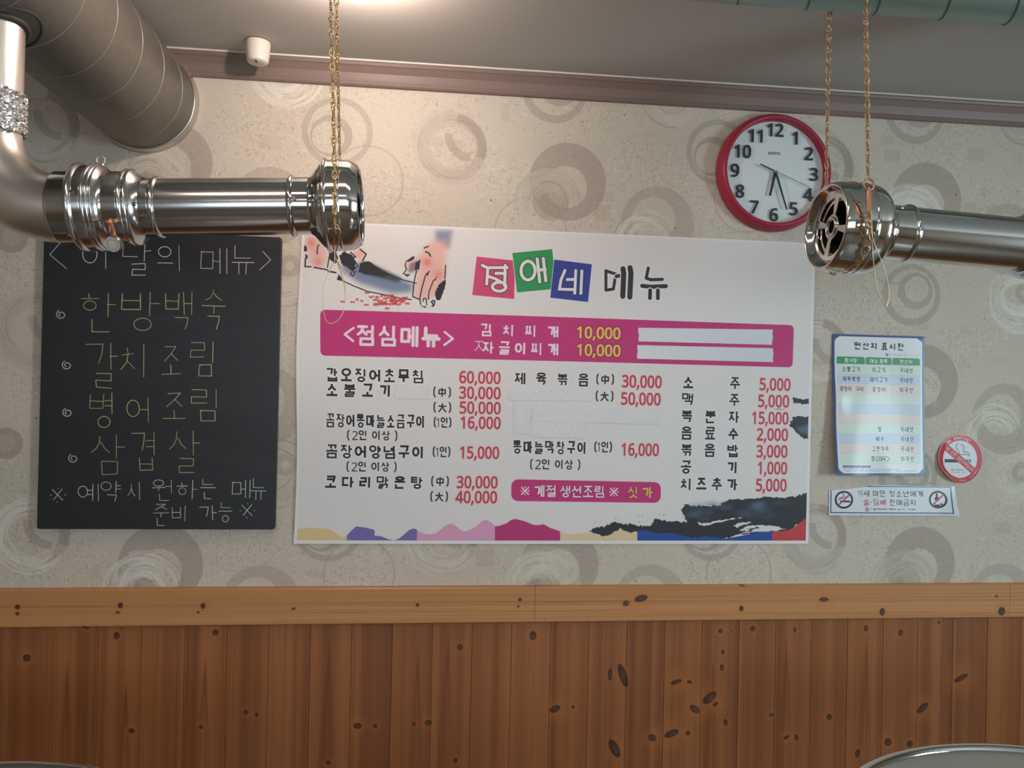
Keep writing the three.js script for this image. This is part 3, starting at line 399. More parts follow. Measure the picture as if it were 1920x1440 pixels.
// ------------------------------------------------------------------ chalk writing
const CB = { x0: -0.999, x1: -0.405, y0: 1.063, y1: 1.836 };
function makeChalk() {
  const c = wallCanvas(CB.x0, CB.x1, CB.y0, CB.y1, 1024), { g } = c, rnd = rngOf(31);
  g.fillStyle = '#25282d'; g.fillRect(0, 0, 1024, c.H);
  for (let i = 0; i < 60; i++) { g.strokeStyle = `rgba(150,158,166,${0.008 + rnd() * 0.016})`; g.lineWidth = 20 + rnd() * 60; const x = rnd() * 1024, y = rnd() * c.H; g.beginPath(); g.moveTo(x, y); g.quadraticCurveTo(x + 200, y + 80 - rnd() * 160, x + 380, y + 100 - rnd() * 200); g.stroke(); }
  const k = c.k(290, 720) / 2.526, M = (x, y) => c.m(60 + x / 2.526, 440 + y / 2.526);
  const chalk = (pts, col, w = 2.3) => {
    const p = pts.map(([x, y]) => M(x, y)); g.lineCap = g.lineJoin = 'round';
    for (let n = 0; n < 5; n++) {
      g.strokeStyle = `rgba(${col},${0.34 + rnd() * 0.2})`; g.lineWidth = w * (0.7 + rnd() * 0.8); g.setLineDash([6 + rnd() * 22, rnd() * 2.5]); g.lineDashOffset = rnd() * 20; const a = (rnd() - 0.5) * 1.5, b = (rnd() - 0.5) * 1.5;
      g.beginPath(); p.forEach(([x, y], i) => (i ? g.lineTo(x + a, y + b) : g.moveTo(x + a, y + b))); g.stroke();
    }
    g.setLineDash([]);
  };
  const WHITE = '226,228,226', YELLOW = '208,202,140';
  const put = (ch, x0, x1, y0, y1, col) => { for (const l of strokes(ch, true)) { const sl = (rnd() - 0.5) * 0.04, jt = l.length > 12 ? 0.22 : 1; chalk(l.map(([a, b]) => [x0 + (a + (rnd() - 0.5) * 0.035 * jt + sl * (b - 0.5)) * (x1 - x0), y0 + (b + (rnd() - 0.5) * 0.03 * jt) * (y1 - y0)]), col); } };
  chalk([[152, 40], [100, 100], [178, 165]], WHITE); chalk([[1100, 85], [1136, 125], [1085, 172]], WHITE);
  const rows = [[WHITE, ['이', 250, 385, 45, 165], ['날', 440, 575, 35, 195], ['의', 603, 725, 55, 175], ['메', 805, 935, 72, 190], ['뉴', 955, 1056, 55, 190]],
    [YELLOW, ['한', 240, 412, 278, 462], ['방', 434, 612, 275, 456], ['백', 642, 776, 278, 452], ['숙', 815, 925, 265, 450], ['갈', 265, 420, 513, 725], ['치', 428, 562, 520, 675], ['조', 625, 712, 530, 668], ['림', 757, 885, 510, 670], ['병', 285, 408, 750, 912], ['어', 458, 576, 770, 886], ['조', 633, 736, 750, 876], ['림', 760, 906, 732, 880], ['삼', 290, 452, 946, 1132], ['겹', 478, 606, 936, 1114], ['살', 658, 806, 925, 1122]],
    [WHITE, ['예', 230, 330, 1178, 1256], ['약', 338, 432, 1165, 1258], ['시', 463, 532, 1168, 1252], ['원', 580, 680, 1158, 1255], ['하', 694, 792, 1160, 1246], ['는', 808, 876, 1155, 1246], ['메', 955, 1042, 1160, 1242], ['뉴', 1044, 1114, 1152, 1250], ['준', 584, 660, 1272, 1372], ['비', 673, 746, 1280, 1352], ['가', 800, 882, 1278, 1346], ['능', 894, 956, 1265, 1356]]];
  for (const [col, ...list] of rows) for (const a of list) put(...a, col);
  for (const [x, y] of [[153, 382], [180, 620], [183, 842], [210, 1058]]) chalk(Array.from({ length: 26 }, (_, i) => { const a = -2.0 - i * 0.34, r = 24 * (1 - i * 0.026); return [x + r * Math.cos(a), y + r * Math.sin(a) * 0.9]; }), WHITE, 2.6);
  for (const [x, y] of [[138, 1227], [1028, 1300]]) { chalk([[x - 26, y - 24], [x + 22, y + 26]], WHITE); chalk([[x + 20, y - 26], [x - 20, y + 24]], WHITE); for (const [a, b] of [[0, -30], [-33, 2], [33, 0], [-4, 34]]) chalk([[x + a, y + b], [x + a + 1.5, y + b + 1.5]], WHITE, 3); }
  grain(g, 9, 77);
  return texture(g);
}

// ------------------------------------------------------------------ the place-of-origin sheet, its own 650 x 1000 frame
function makeSheet() {
  const g = canvas(1040, 1600); g.scale(1.6, 1.6);
  g.fillStyle = '#33508f'; g.fillRect(0, 0, 650, 1000);
  g.fillStyle = '#e9eef2'; g.beginPath(); const o = 15, n = 34; g.moveTo(o + n, o); for (const [x, y] of [[650 - o - n, o], [650 - o - 24, o + 12], [650 - o - 8, o + 20], [650 - o, o + n], [650 - o, 985 - n], [650 - o - 14, 985 - 22], [650 - o - 22, 985 - 8], [650 - o - n, 985], [o + n, 985], [o + 22, 977], [o + 8, 963], [o, 985 - n], [o, o + n], [o + 10, o + 18], [o + 22, o + 10]]) g.lineTo(x, y); g.fill();
  const D = { color: '#1c2c44', lw: 0.17 };
  row(g, '원산지', 150, 318, 80, 54, 52, D); row(g, '표시판', 340, 508, 80, 54, 52, D);
  g.strokeStyle = '#34405c'; g.lineWidth = 4; g.beginPath(); g.arc(385, 138, 8, 0, 7); g.stroke(); g.fillStyle = '#27374c'; g.beginPath(); g.arc(385, 138, 8, 0.1, 3.2); g.fill(); tiny(g, 402, 488, 139, 9, '#6b7780', 1);
  g.strokeStyle = '#8b98a0'; g.lineWidth = 2.5; g.beginPath(); g.arc(518, 140, 9, 1, 5.2); g.stroke(); tiny(g, 535, 606, 138, 6, '#8b98a0', 2);
  const cols = [28, 232, 424, 625], heads = ['음식명', '대상품목', '원산지'];
  for (let i = 0; i < 3; i++) {
    const x0 = cols[i], x1 = cols[i + 1] - 5; g.fillStyle = '#3f9a66'; g.beginPath(); g.moveTo(x0, 212); g.lineTo(x0, 176); g.quadraticCurveTo(x0, 160, x0 + 16, 160); g.lineTo(x1 - 16, 160); g.quadraticCurveTo(x1, 160, x1, 176); g.lineTo(x1, 212); g.fill();
    const H = { color: '#dff2e2', lw: 0.16 }, m = (x0 + x1) / 2;
    if (i === 1) { row(g, '대상', m - 63, m - 5, 187, 32, 28, H); row(g, '품목', m + 6, m + 64, 187, 32, 28, H); } else row(g, heads[i], m - 45, m + 45, 187, 32, 29, H);
  }
  const tint = ['#dcebe2', '#cfdcee', '#ecdfd8'], hw = 70.5;
  for (let r = 0; r < 10; r++) { g.fillStyle = tint[r % 3]; g.fillRect(28, 214 + r * hw, 592, hw); g.fillStyle = '#b9c9c8'; g.fillRect(28, 214 + r * hw + hw - 1, 592, 1.3); }
  g.fillStyle = '#b4c4c4'; for (const x of [228, 420]) g.fillRect(x, 214, 1.4, hw * 10);
  const rnd = rngOf(9), h = (t, m, r, gap = 32) => row(g, t, m - (t.length * gap) / 2, m + (t.length * gap) / 2, 214 + (r + 0.5) * hw, 36, 28, { color: '#20222c', lw: 0.115, round: true, hand: true, rnd });
  const A = [['소불고기', '쇠고기', '국내산'], ['제육볶음', '돼지고기', '국내산'], ['꼼장어 구이', '꼼장어', '미국산'], 0, 0, 0, ['', '쌀', '국내산'], ['', '배추', '국내산'], ['', '고춧가루', '국내산'], ['', '콩(대두)', '외국산']];
  A.forEach((l, r) => l && l.forEach((t, i) => t && h(t, [130, 326, 524][i], r, t.length > 4 ? 29 : 32)));
  g.fillStyle = '#44638f'; g.beginPath(); g.roundRect(44, 930, 205, 16, 8); g.fill(); tiny(g, 54, 240, 938, 8, '#dfe6ee', 3); tiny(g, 50, 470, 957, 6, '#5a6470', 5); tiny(g, 50, 590, 969, 6, '#5a6470', 6);
  grain(g, 5, 12);
  return texture(g);
}
// ------------------------------------------------------------------ the age-limit strip, 960 x 240 frame, and the round no-smoking sticker, 400 x 400
function cigarette(g, x, y, w, col = '#20242a') { g.fillStyle = col; g.fillRect(x, y, w * 0.78, w * 0.11); g.globalAlpha = 0.55; g.fillRect(x + w * 0.8, y, w * 0.07, w * 0.11); g.fillRect(x + w * 0.89, y, w * 0.07, w * 0.11); g.globalAlpha = 1; }
function makeStrip() {
  const g = canvas(1920, 480); g.scale(2, 2);
  g.fillStyle = '#e6ebf1'; g.fillRect(0, 0, 960, 240); g.strokeStyle = '#2a4f90'; g.lineWidth = 8; g.strokeRect(15, 12, 914, 206);
  const disc = (x, y) => { g.lineWidth = 15; g.strokeStyle = '#1c2026'; g.fillStyle = '#eef1f5'; g.beginPath(); g.arc(x, y, 62, 0, 7); g.fill(); g.stroke(); };
  disc(112, 118); disc(830, 112);
  g.fillStyle = '#1c2026'; g.fillRect(84, 124, 76, 14); g.strokeStyle = '#1c2026'; g.lineWidth = 5; g.beginPath(); g.moveTo(70, 126); g.bezierCurveTo(70, 92, 96, 110, 106, 90); g.bezierCurveTo(118, 66, 96, 66, 104, 72); g.stroke(); g.beginPath(); g.moveTo(82, 120); g.bezierCurveTo(88, 100, 112, 116, 122, 86); g.stroke();
  g.fillStyle = '#1c2026'; g.beginPath(); g.moveTo(814, 62); g.lineTo(828, 62); g.lineTo(829, 88); g.lineTo(842, 104); g.lineTo(840, 118); g.lineTo(808, 118); g.lineTo(804, 104); g.lineTo(813, 88); g.fill();
  g.strokeStyle = '#7d868e'; g.lineWidth = 2; g.strokeRect(812, 118, 28, 36); g.fillStyle = '#1c2026'; g.beginPath(); g.ellipse(826, 158, 26, 8, 0, 0, 7); g.fill(); g.fillRect(848, 142, 18, 9); g.fillRect(855, 148, 10, 16);
  for (const [x, y] of [[112, 118], [830, 112]]) { g.strokeStyle = '#c94454'; g.lineWidth = 12; g.beginPath(); g.moveTo(x - 42, y + 44); g.lineTo(x + 44, y - 42); g.stroke(); }
  const K = { color: '#22262c', lw: 0.115 }, R = { color: '#bf2c3e', lw: 0.12 };
  latin(g, '19', 212, 255, 68, 44, '#2e3238', { font: '' }); drawChar(g, '세', 258, 42, 48, 52, K); row(g, '미만', 330, 428, 68, 50, 46, K); row(g, '청소년에게', 452, 716, 68, 50, 48, K);
  drawChar(g, '술', 256, 110, 50, 52, R); g.fillStyle = '#2e3238'; g.beginPath(); g.arc(318, 137, 4, 0, 7); g.fill(); row(g, '담배', 334, 432, 135, 50, 46, R); row(g, '판매금지', 456, 662, 137, 50, 47, K);
  g.strokeStyle = '#b02d3c'; g.lineWidth = 6; g.beginPath(); g.arc(288, 192, 13, 0.4, 5.4); g.stroke(); g.fillStyle = '#27304c'; g.beginPath(); g.arc(290, 190, 6, 0, 7); g.fill(); tiny(g, 308, 482, 189, 18, '#4a4f58', 14); tiny(g, 490, 655, 190, 13, '#4a4f58', 15);
  return texture(g);
}
function makeNoSmoking() {
  const g = canvas(800, 800); g.scale(2, 2);
  g.fillStyle = '#e9c3c6'; g.fillRect(0, 0, 400, 400); g.fillStyle = '#cc3a48'; g.beginPath(); g.arc(200, 200, 193, 0, 7); g.fill(); g.fillStyle = '#e4e9ee'; g.beginPath(); g.arc(200, 200, 150, 0, 7); g.fill();
  cigarette(g, 66, 200, 240); g.strokeStyle = '#3a4048'; g.lineWidth = 5; g.lineCap = 'round';
  g.beginPath(); g.moveTo(186, 72); g.bezierCurveTo(150, 90, 168, 128, 188, 130); g.bezierCurveTo(190, 150, 188, 164, 204, 162); g.lineTo(262, 160); g.bezierCurveTo(270, 162, 272, 168, 270, 172); g.stroke();
  g.beginPath(); g.moveTo(208, 82); g.bezierCurveTo(244, 90, 232, 124, 226, 140); g.lineTo(262, 142); g.bezierCurveTo(284, 146, 284, 160, 280, 172); g.stroke();
  g.save(); g.beginPath(); g.arc(200, 200, 170, 0, 7); g.clip(); g.translate(200, 200); g.rotate(0.66); g.fillStyle = '#c93c4a'; g.fillRect(-190, -27, 380, 54); row(g, '이', -148, -122, 0, 30, 26, { color: '#f2ccd0', lw: 0.12 }); row(g, '곳은', -100, -44, 0, 30, 26, { color: '#f2ccd0', lw: 0.12 }); row(g, '금연구역입니다', -28, 150, 0, 30, 24, { color: '#f2ccd0', lw: 0.12 }); g.restore();
  g.font = 'bold 32px sans-serif'; g.fillStyle = '#f4d6d8'; g.textAlign = 'center';
  [...'No Smoking!'].forEach((ch, i) => { g.save(); g.translate(200, 200); g.rotate(-0.66 + i * 0.118); g.fillText(ch, 0, -162); g.restore(); });
  for (let i = 0; i < 11; i++) { g.save(); g.translate(200, 200); g.rotate(2.0 + i * 0.2); tiny(g, -12, 12, -172, 18, '#f0c6ca', 40 + i); g.restore(); }
  tiny(g, 122, 236, 286, 13, '#5b636c', 21); tiny(g, 126, 250, 306, 13, '#5b636c', 22);
  return texture(g);
}

// ------------------------------------------------------------------ materials
const [wallMap, wallBump] = makeWallpaper();
const wallMat = std({ map: wallMap, bumpMap: wallBump, bumpScale: 0.0012, roughness: 0.62 });
const woodMat = new THREE.MeshPhysicalMaterial({ map: makeWood(), roughness: 0.42, clearcoat: 0.25, clearcoatRoughness: 0.35 });
const ceilMat = std({ color: 0xbfbbb5, roughness: 0.9 });
const corniceMat = std({ color: 0x85716a, roughness: 0.45 });
const chrome = std({ color: new THREE.Color(0.66, 0.65, 0.64), metalness: 1, roughness: 0.1 });
const polished = std({ color: new THREE.Color(0.6, 0.6, 0.6), metalness: 1, roughness: 0.17 });
function brushed(seed) { const g = canvas(256, 256), r = rngOf(seed); g.fillStyle = '#808080'; g.fillRect(0, 0, 256, 256); for (let i = 0; i < 2600; i++) { g.fillStyle = r() > 0.5 ? 'rgba(255,255,255,.16)' : 'rgba(0,0,0,.16)'; g.fillRect(r() * 256, r() * 256, 1, 20 + r() * 80); } return texture(g, false); }
const brushMap = brushed(3);
const steel = std({ color: new THREE.Color(0.78, 0.73, 0.69), metalness: 1, roughness: 0.36, bumpMap: brushMap, bumpScale: 0.00012 });
const foilMat = std({ color: new THREE.Color(0.85, 0.85, 0.85), metalness: 1, roughness: 0.2, flatShading: true });
function galvanised() {
  const g = canvas(512, 512), r = rngOf(8); g.fillStyle = '#7d7a72'; g.fillRect(0, 0, 512, 512);
  for (let i = 0; i < 900; i++) { g.fillStyle = r() > 0.5 ? 'rgba(160,152,144,.05)' : 'rgba(100,94,88,.06)'; g.beginPath(); g.ellipse(r() * 512, r() * 512, 4 + r() * 22, 3 + r() * 14, r() * 3, 0, 7); g.fill(); }
  return texture(g);
}
const ductMat = std({ map: galvanised(), metalness: 0.7, roughness: 0.46 });
const seamMat = std({ color: 0xb4aea4, metalness: 0.6, roughness: 0.4 });
const collarMat = std({ color: 0xc9c6c0, metalness: 0.85, roughness: 0.28 });
const rubber = std({ color: 0x35302e, roughness: 0.6 });
const brass = std({ color: new THREE.Color(0.78, 0.55, 0.28), metalness: 1, roughness: 0.28 });
const dull = std({ color: new THREE.Color(0.5, 0.36, 0.22), metalness: 0.9, roughness: 0.42 });
const wireMat = std({ color: new THREE.Color(0.72, 0.62, 0.42), metalness: 1, roughness: 0.3 });
const copper = std({ color: new THREE.Color(0.62, 0.3, 0.16), metalness: 1, roughness: 0.35 });
const whitePlastic = std({ color: 0xdcd6cc, roughness: 0.5 });

// ------------------------------------------------------------------ the room
const frontWall = structure('wall_front');
{
  const g = new THREE.PlaneGeometry(RIGHT - LEFT, CEIL - 0.85).translate((RIGHT + LEFT) / 2, (CEIL + 0.85) / 2, 0), p = g.attributes.position, uv = g.attributes.uv;
  for (let i = 0; i < p.count; i++) uv.setXY(i, (p.getX(i) - WP.x0) / WP.w, (p.getY(i) - WP.y0) / WP.h);
  part('wallpaper', g, wallMat, frontWall);
  part('masonry', box(LEFT - 0.15, RIGHT + 0.15, -0.1, CEIL + 0.1, -0.16, -0.012), ceilMat, frontWall);
}
// a board with eased long edges; uv in the metres of the wood sheet
function board(x0, x1, y0, y1, z0, z1, ease, across) {
  const s = new THREE.Shape(); const a = across ? [[y0, z0], [y1, z0], [y1, z1 - ease], [y1 - ease, z1], [y0 + ease, z1], [y0, z1 - ease]] : [[x0, z0], [x1, z0], [x1, z1 - ease], [x1 - ease, z1], [x0 + ease, z1], [x0, z1 - ease]];
  a.forEach(([u, v], i) => (i ? s.lineTo(u, v) : s.moveTo(u, v)));
  const g = new THREE.ExtrudeGeometry(s, { depth: across ? x1 - x0 : y1 - y0, bevelEnabled: false }), p = g.attributes.position, uv = g.attributes.uv;
  for (let i = 0; i < p.count; i++) {
    const u = p.getX(i), v = p.getY(i), w = p.getZ(i);
    const q = across ? [x0 + w, u, v] : [u, y0 + w, v];
    p.setXYZ(i, ...q); uv.setXY(i, (q[0] - WD.x0) / WD.w, 1 - (WD.top - q[1]) / WD.h);
  }
  if (!across) { const n = g.attributes.position.count; for (let i = 0; i < n; i += 3) { for (const at of [p, uv]) { const k = at.itemSize, t = Array.from(at.array.slice((i + 1) * k, (i + 2) * k)); at.array.copyWithin((i + 1) * k, (i + 2) * k, (i + 3) * k); at.array.set(t, (i + 2) * k); } } }
  else { const n = g.attributes.position.count; for (let i = 0; i < n; i += 3) { /* winding already outward */ } }
  g.computeVertexNormals();
  return g;
}
for (let k = -14; k < 40; k++) {
  const x0 = Math.max(PLANK0 + k * PITCH, LEFT), x1 = Math.min(PLANK0 + (k + 1) * PITCH, RIGHT);
  if (x1 - x0 < 0.02) continue;
  part('plank', board(x0 + 0.0003, x1 - 0.0003, 0.0, RAIL_Y0 + 0.01, -0.01, 0.004 + (((k + 20) * 7) % 3) * 0.0003, 0.0009, false), woodMat, frontWall);
}
const rail = structure('trim_1');
{ let x = LEFT; for (const e of [P(1003, 1130, 0.02).x, P(1893, 1130, 0.02).x, RIGHT]) { part('rail_board', board(x + 0.0004, e - 0.0004, RAIL_Y0, RAIL_Y1 + 0.001, -0.004, 0.021, 0.0035, true), woodMat, rail); x = e; } }
{ // crown moulding
  const s = new THREE.Shape(); const pr = [[0, 2.252], [0.012, 2.252], [0.015, 2.256], [0.015, 2.262], [0.012, 2.264], [0.014, 2.27], [0.018, 2.284], [0.026, 2.296], [0.028, 2.299], [0.031, 2.301], [0.033, 2.306], [0.033, CEIL - 0.003], [0, CEIL - 0.003]];
  pr.forEach(([z, y], i) => (i ? s.lineTo(-z, y) : s.moveTo(-z, y)));
  const g = new THREE.ExtrudeGeometry(s, { depth: RIGHT - LEFT, bevelEnabled: false }).rotateY(Math.PI / 2).translate(LEFT, 0, 0);
  const crown = structure('trim_2'); part('crown_moulding', g, corniceMat, crown); part('sealant_bead', box(LEFT, RIGHT, CEIL - 0.004, CEIL, 0.002, 0.036), std({ color: 0xe6e2dc, roughness: 0.6 }), crown);
}
structure('ceiling', box(LEFT - 0.15, RIGHT + 0.15, CEIL, CEIL + 0.12, -0.16, BACK + 0.15), ceilMat);
const floorMat = std({ color: 0x6d5a49, roughness: 0.5 });
structure('floor', box(LEFT - 0.15, RIGHT + 0.15, -0.1, 0, -0.012, BACK + 0.15), floorMat);
const plaster = std({ color: 0xb7a78f, roughness: 0.85 });
structure('wall_left', box(LEFT - 0.15, LEFT, 0, CEIL, -0.01, BACK + 0.15), plaster);
function holedWall(name, parts) { const w = structure(name); for (const b of parts) part('wall_section', box(...b), plaster, w); }
holedWall('wall_right', [[RIGHT, RIGHT + 0.15, 0, WIN1.y0, -0.01, BACK], [RIGHT, RIGHT + 0.15, WIN1.y1, CEIL, -0.01, BACK], [RIGHT, RIGHT + 0.15, WIN1.y0, WIN1.y1, -0.01, WIN1.z0], [RIGHT, RIGHT + 0.15, WIN1.y0, WIN1.y1, WIN1.z1, BACK]]);
holedWall('wall_back', [[LEFT, RIGHT + 0.15, 0, WIN2.y0, BACK, BACK + 0.15], [LEFT, RIGHT + 0.15, WIN2.y1, CEIL, BACK, BACK + 0.15], [LEFT, WIN2.x0, WIN2.y0, WIN2.y1, BACK, BACK + 0.15], [WIN2.x1, RIGHT + 0.15, WIN2.y0, WIN2.y1, BACK, BACK + 0.15]]);
const glass = new THREE.MeshPhysicalMaterial({ color: 0xffffff, transmission: 1, thickness: 0, roughness: 0, ior: 1.45 });
const frameMat = std({ color: 0x4a4642, roughness: 0.5 });
{
  const w = structure('window_1'), f = 0.05, a = [];
  for (const z of [WIN1.z0, (WIN1.z0 + WIN1.z1) / 2 - f / 2, WIN1.z1 - f]) a.push(box(RIGHT + 0.04, RIGHT + 0.1, WIN1.y0, WIN1.y1, z, z + f));
  for (const y of [WIN1.y0, WIN1.y1 - f]) a.push(box(RIGHT + 0.04, RIGHT + 0.1, y, y + f, WIN1.z0, WIN1.z1));
  part('window_frame', a, frameMat, w); part('pane', new THREE.PlaneGeometry(WIN1.z1 - WIN1.z0, WIN1.y1 - WIN1.y0).rotateY(-Math.PI / 2).translate(RIGHT + 0.07, (WIN1.y0 + WIN1.y1) / 2, (WIN1.z0 + WIN1.z1) / 2), glass, w);
  const w2 = structure('window_2'), b = [];
  for (let i = 0; i < 4; i++) { const x = WIN2.x0 + (i * (WIN2.x1 - WIN2.x0 - f)) / 3; b.push(box(x, x + f, WIN2.y0, WIN2.y1, BACK + 0.04, BACK + 0.1)); }
  for (const y of [WIN2.y0, WIN2.y1 - f]) b.push(box(WIN2.x0, WIN2.x1, y, y + f, BACK + 0.04, BACK + 0.1));
  part('window_frame', b, frameMat, w2); part('pane', new THREE.PlaneGeometry(WIN2.x1 - WIN2.x0, WIN2.y1 - WIN2.y0).rotateY(Math.PI).translate((WIN2.x0 + WIN2.x1) / 2, (WIN2.y0 + WIN2.y1) / 2, BACK + 0.07), glass, w2);
}

// ------------------------------------------------------------------ lamps (above the picture)
for (const [L, label] of [[LAMP_MAIN, 'long warm white ceiling lamp above the tables, just out of the picture'], [LAMP_REAR, 'long warm white ceiling lamp behind the camera, reflected in the steel pipes']]) {
  const [x, y, z] = L.pos, t = thing('ceiling_lamp', label, 'lamp', [x, CEIL, z]);
  part('housing', box(x - L.w / 2 - 0.01, x + L.w / 2 + 0.01, CEIL - 0.03, CEIL, z - L.d / 2 - 0.01, z + L.d / 2 + 0.01), whitePlastic, t);
  part('diffuser', new RoundedBoxGeometry(L.w, 0.024, L.d, 3, 0.01).translate(x, CEIL - 0.04, z), std({ color: 0xffffff, emissive: WARM, emissiveIntensity: 6 }), t);
  areaLight('lamp_light', L.w, L.d, WARM, L.power, [x, CEIL - 0.056, z], [x, 0, z + 0.001]);
}
{
  const [x, y, z] = LAMP_SPOT.pos, t = thing('ceiling_bulb', 'small round warm ceiling bulb near the crown moulding, just out of the picture', 'lamp', [x, CEIL, z]);
  part('socket', new THREE.CylinderGeometry(0.03, 0.034, 0.016, 32).translate(x, CEIL - 0.008, z), whitePlastic, t);
  part('bulb', new THREE.SphereGeometry(0.032, 32, 20).translate(x, y + 0.008, z), std({ color: 0xffffff, emissive: WARM, emissiveIntensity: 9 }), t);
  const p = new THREE.PointLight(WARM, LAMP_SPOT.power); p.name = 'bulb_light'; p.position.set(x, y + 0.008, z); p.castShadow = true; scene.add(p);
}

// ------------------------------------------------------------------ flat things on the wall
// a sheet over the wall rectangle; lift(u, v) is its distance from the wall (u right, v up), thickness t
function sheet(x0, x1, y0, y1, nx, ny, lift, t, edge) {
  const pos = [], uv = [], idx = [], N = (nx + 1) * (ny + 1);
  for (const back of [0, 1]) for (let j = 0; j <= ny; j++) for (let i = 0; i <= nx; i++) {
    const u = i / nx, v = j / ny, [dx, dy] = edge ? edge(u, v) : [0, 0];
    pos.push(x0 + (x1 - x0) * u + dx, y0 + (y1 - y0) * v + dy, lift(u, v) - (back ? t : 0)); uv.push(u, v);
  }
  const q = (a, b, c, d) => idx.push(a, b, c, a, c, d), at = (i, j, k) => k * N + j * (nx + 1) + i;
  for (let j = 0; j < ny; j++) for (let i = 0; i < nx; i++) { q(at(i, j, 0), at(i + 1, j, 0), at(i + 1, j + 1, 0), at(i, j + 1, 0)); q(at(i, j, 1), at(i, j + 1, 1), at(i + 1, j + 1, 1), at(i + 1, j, 1)); }
  for (let i = 0; i < nx; i++) { q(at(i, 0, 1), at(i + 1, 0, 1), at(i + 1, 0, 0), at(i, 0, 0)); q(at(i, ny, 0), at(i + 1, ny, 0), at(i + 1, ny, 1), at(i, ny, 1)); }
  for (let j = 0; j < ny; j++) { q(at(0, j, 0), at(0, j + 1, 0), at(0, j + 1, 1), at(0, j, 1)); q(at(nx, j, 1), at(nx, j + 1, 1), at(nx, j + 1, 0), at(nx, j, 0)); }
  const g = new THREE.BufferGeometry(); g.setAttribute('position', new THREE.Float32BufferAttribute(pos, 3)); g.setAttribute('uv', new THREE.Float32BufferAttribute(uv, 2)); g.setIndex(idx); g.computeVertexNormals(); return g;
}
{ // chalkboard
  const w = CB.x1 - CB.x0, h = CB.y1 - CB.y0, r = 0.008, s = new THREE.Shape();
  s.moveTo(r, 0); s.lineTo(w - r, 0); s.quadraticCurveTo(w, 0, w, r); s.lineTo(w, h - r); s.quadraticCurveTo(w, h, w - r, h); s.lineTo(r, h); s.quadraticCurveTo(0, h, 0, h - r); s.lineTo(0, r); s.quadraticCurveTo(0, 0, r, 0);
  const g = new THREE.ExtrudeGeometry(s, { depth: 0.013, bevelEnabled: true, bevelThickness: 0.0015, bevelSize: 0.0015, bevelOffset: -0.0015, bevelSegments: 2 }), p = g.attributes.position, uv = g.attributes.uv;
  for (let i = 0; i < p.count; i++) uv.setXY(i, p.getX(i) / w, p.getY(i) / h);
  g.translate(0, 0, 0.0025);
  single('chalkboard', g, std({ map: makeChalk(), roughness: 0.42 }), 'black chalkboard with the day\'s menu handwritten in white and yellow chalk', 'chalkboard').position.set(CB.x0, CB.y0, 0);
}
const bannerLift = (u, v) => 0.0035 + 0.0012 * Math.sin(u * 9 + v * 3) * Math.sin(v * 5) + 0.0012 * Math.exp(-u * 30) * (1 + Math.sin(v * 14));
{
  const g = sheet(BN.x0, BN.x1, BN.y0, BN.y1, 72, 44, bannerLift, 0.0008, (u, v) => [(u < 0.5 ? 1 - u * 2 : 0) * (0.004 * Math.sin(v * 7.5) - 0.001) + 0.003 * v * u, 0.002 * Math.sin(u * 4) * (v - 0.2)]);
  single('menu_banner', g, std({ map: makeBanner(), roughness: 0.5 }), 'large white printed menu banner with pink bars and red prices', 'banner');
}
{ // strips of tape and paper that hide old entries of the banner: [four corners in the photograph], lift, label
  const white = new THREE.MeshPhysicalMaterial({ color: 0xe3e6ea, roughness: 0.32, clearcoat: 0.3, clearcoatRoughness: 0.2 }), clear = std({ color: 0xe6e5e7, roughness: 0.35 });
  const L = [
    [[[1197, 614.5], [1449, 618], [1448, 646.5], [1198, 640]], 1, white, 'white tape strip on the pink lunch bar, upper of the two'],
    [[[1195.5, 647], [1450, 653], [1449.5, 679], [1194.5, 672.5]], 1, white, 'white tape strip on the pink lunch bar, lower of the two'],
    [[[954, 729.5], [1113, 731.5], [1112, 752], [953, 751]], 1, clear, 'translucent tape strip just left of the 50,000 price in the middle column'],
    [[[963, 752], [996, 752.5], [995, 814], [962, 813]], 1, clear, 'short upright tape strip at the left end of the taped patch in the middle column'],
    [[[995, 755.5], [1102, 757], [1101, 778], [995, 776]], 1, clear, 'wrinkled tape strip, topmost of the three level strips in the middle column patch'],
    [[[997, 762], [1239, 767], [1238, 796], [997, 789.5]], 2, clear, 'longest tape strip of the middle column patch, reaching under the red prices'],
    [[[995, 789], [1100, 790.5], [1099, 823], [995, 820]], 1, clear, 'wrinkled tape strip, lowest of the middle column patch'],
    [[[740, 720.5], [806, 722.5], [805, 748.5], [739, 747]], 1, clear, 'small pale patch of tape right of the beef dish name in the left column'],
  ];
  L.forEach(([c, layer, m, label], k) => {
    const w = c.map(([x, y]) => P(x, y, 0.004)), rnd = rngOf(600 + k), ph = [rnd() * 6, rnd() * 6];
    const g = sheet(0, 1, 0, 1, 40, 8, () => 0, 0.00035), p = g.attributes.position;
    for (let i = 0; i < p.count; i++) {
      const u = p.getX(i), v = p.getY(i), b = p.getZ(i), q = w[3].clone().lerp(w[2], u).lerp(w[0].clone().lerp(w[1], u), v), bu = (q.x - BN.x0) / (BN.x1 - BN.x0), bv = (q.y - BN.y0) / (BN.y1 - BN.y0);
      const rag = u === 0 || u === 1 ? (Math.sin(v * 40 + k) * 0.001) : 0;
      p.setXYZ(i, q.x + rag, q.y, bannerLift(bu, bv) + 0.0004 * layer + b + 0.00035 * (1 + Math.sin(u * 21 + ph[0] + v * 3) * Math.sin(v * 5 + ph[1] + u * 30)) * (m === clear ? 1.7 : 0.6));
    }
    g.computeVertexNormals();
    single('tape_strip', g, m, label, 'tape');
  });
}
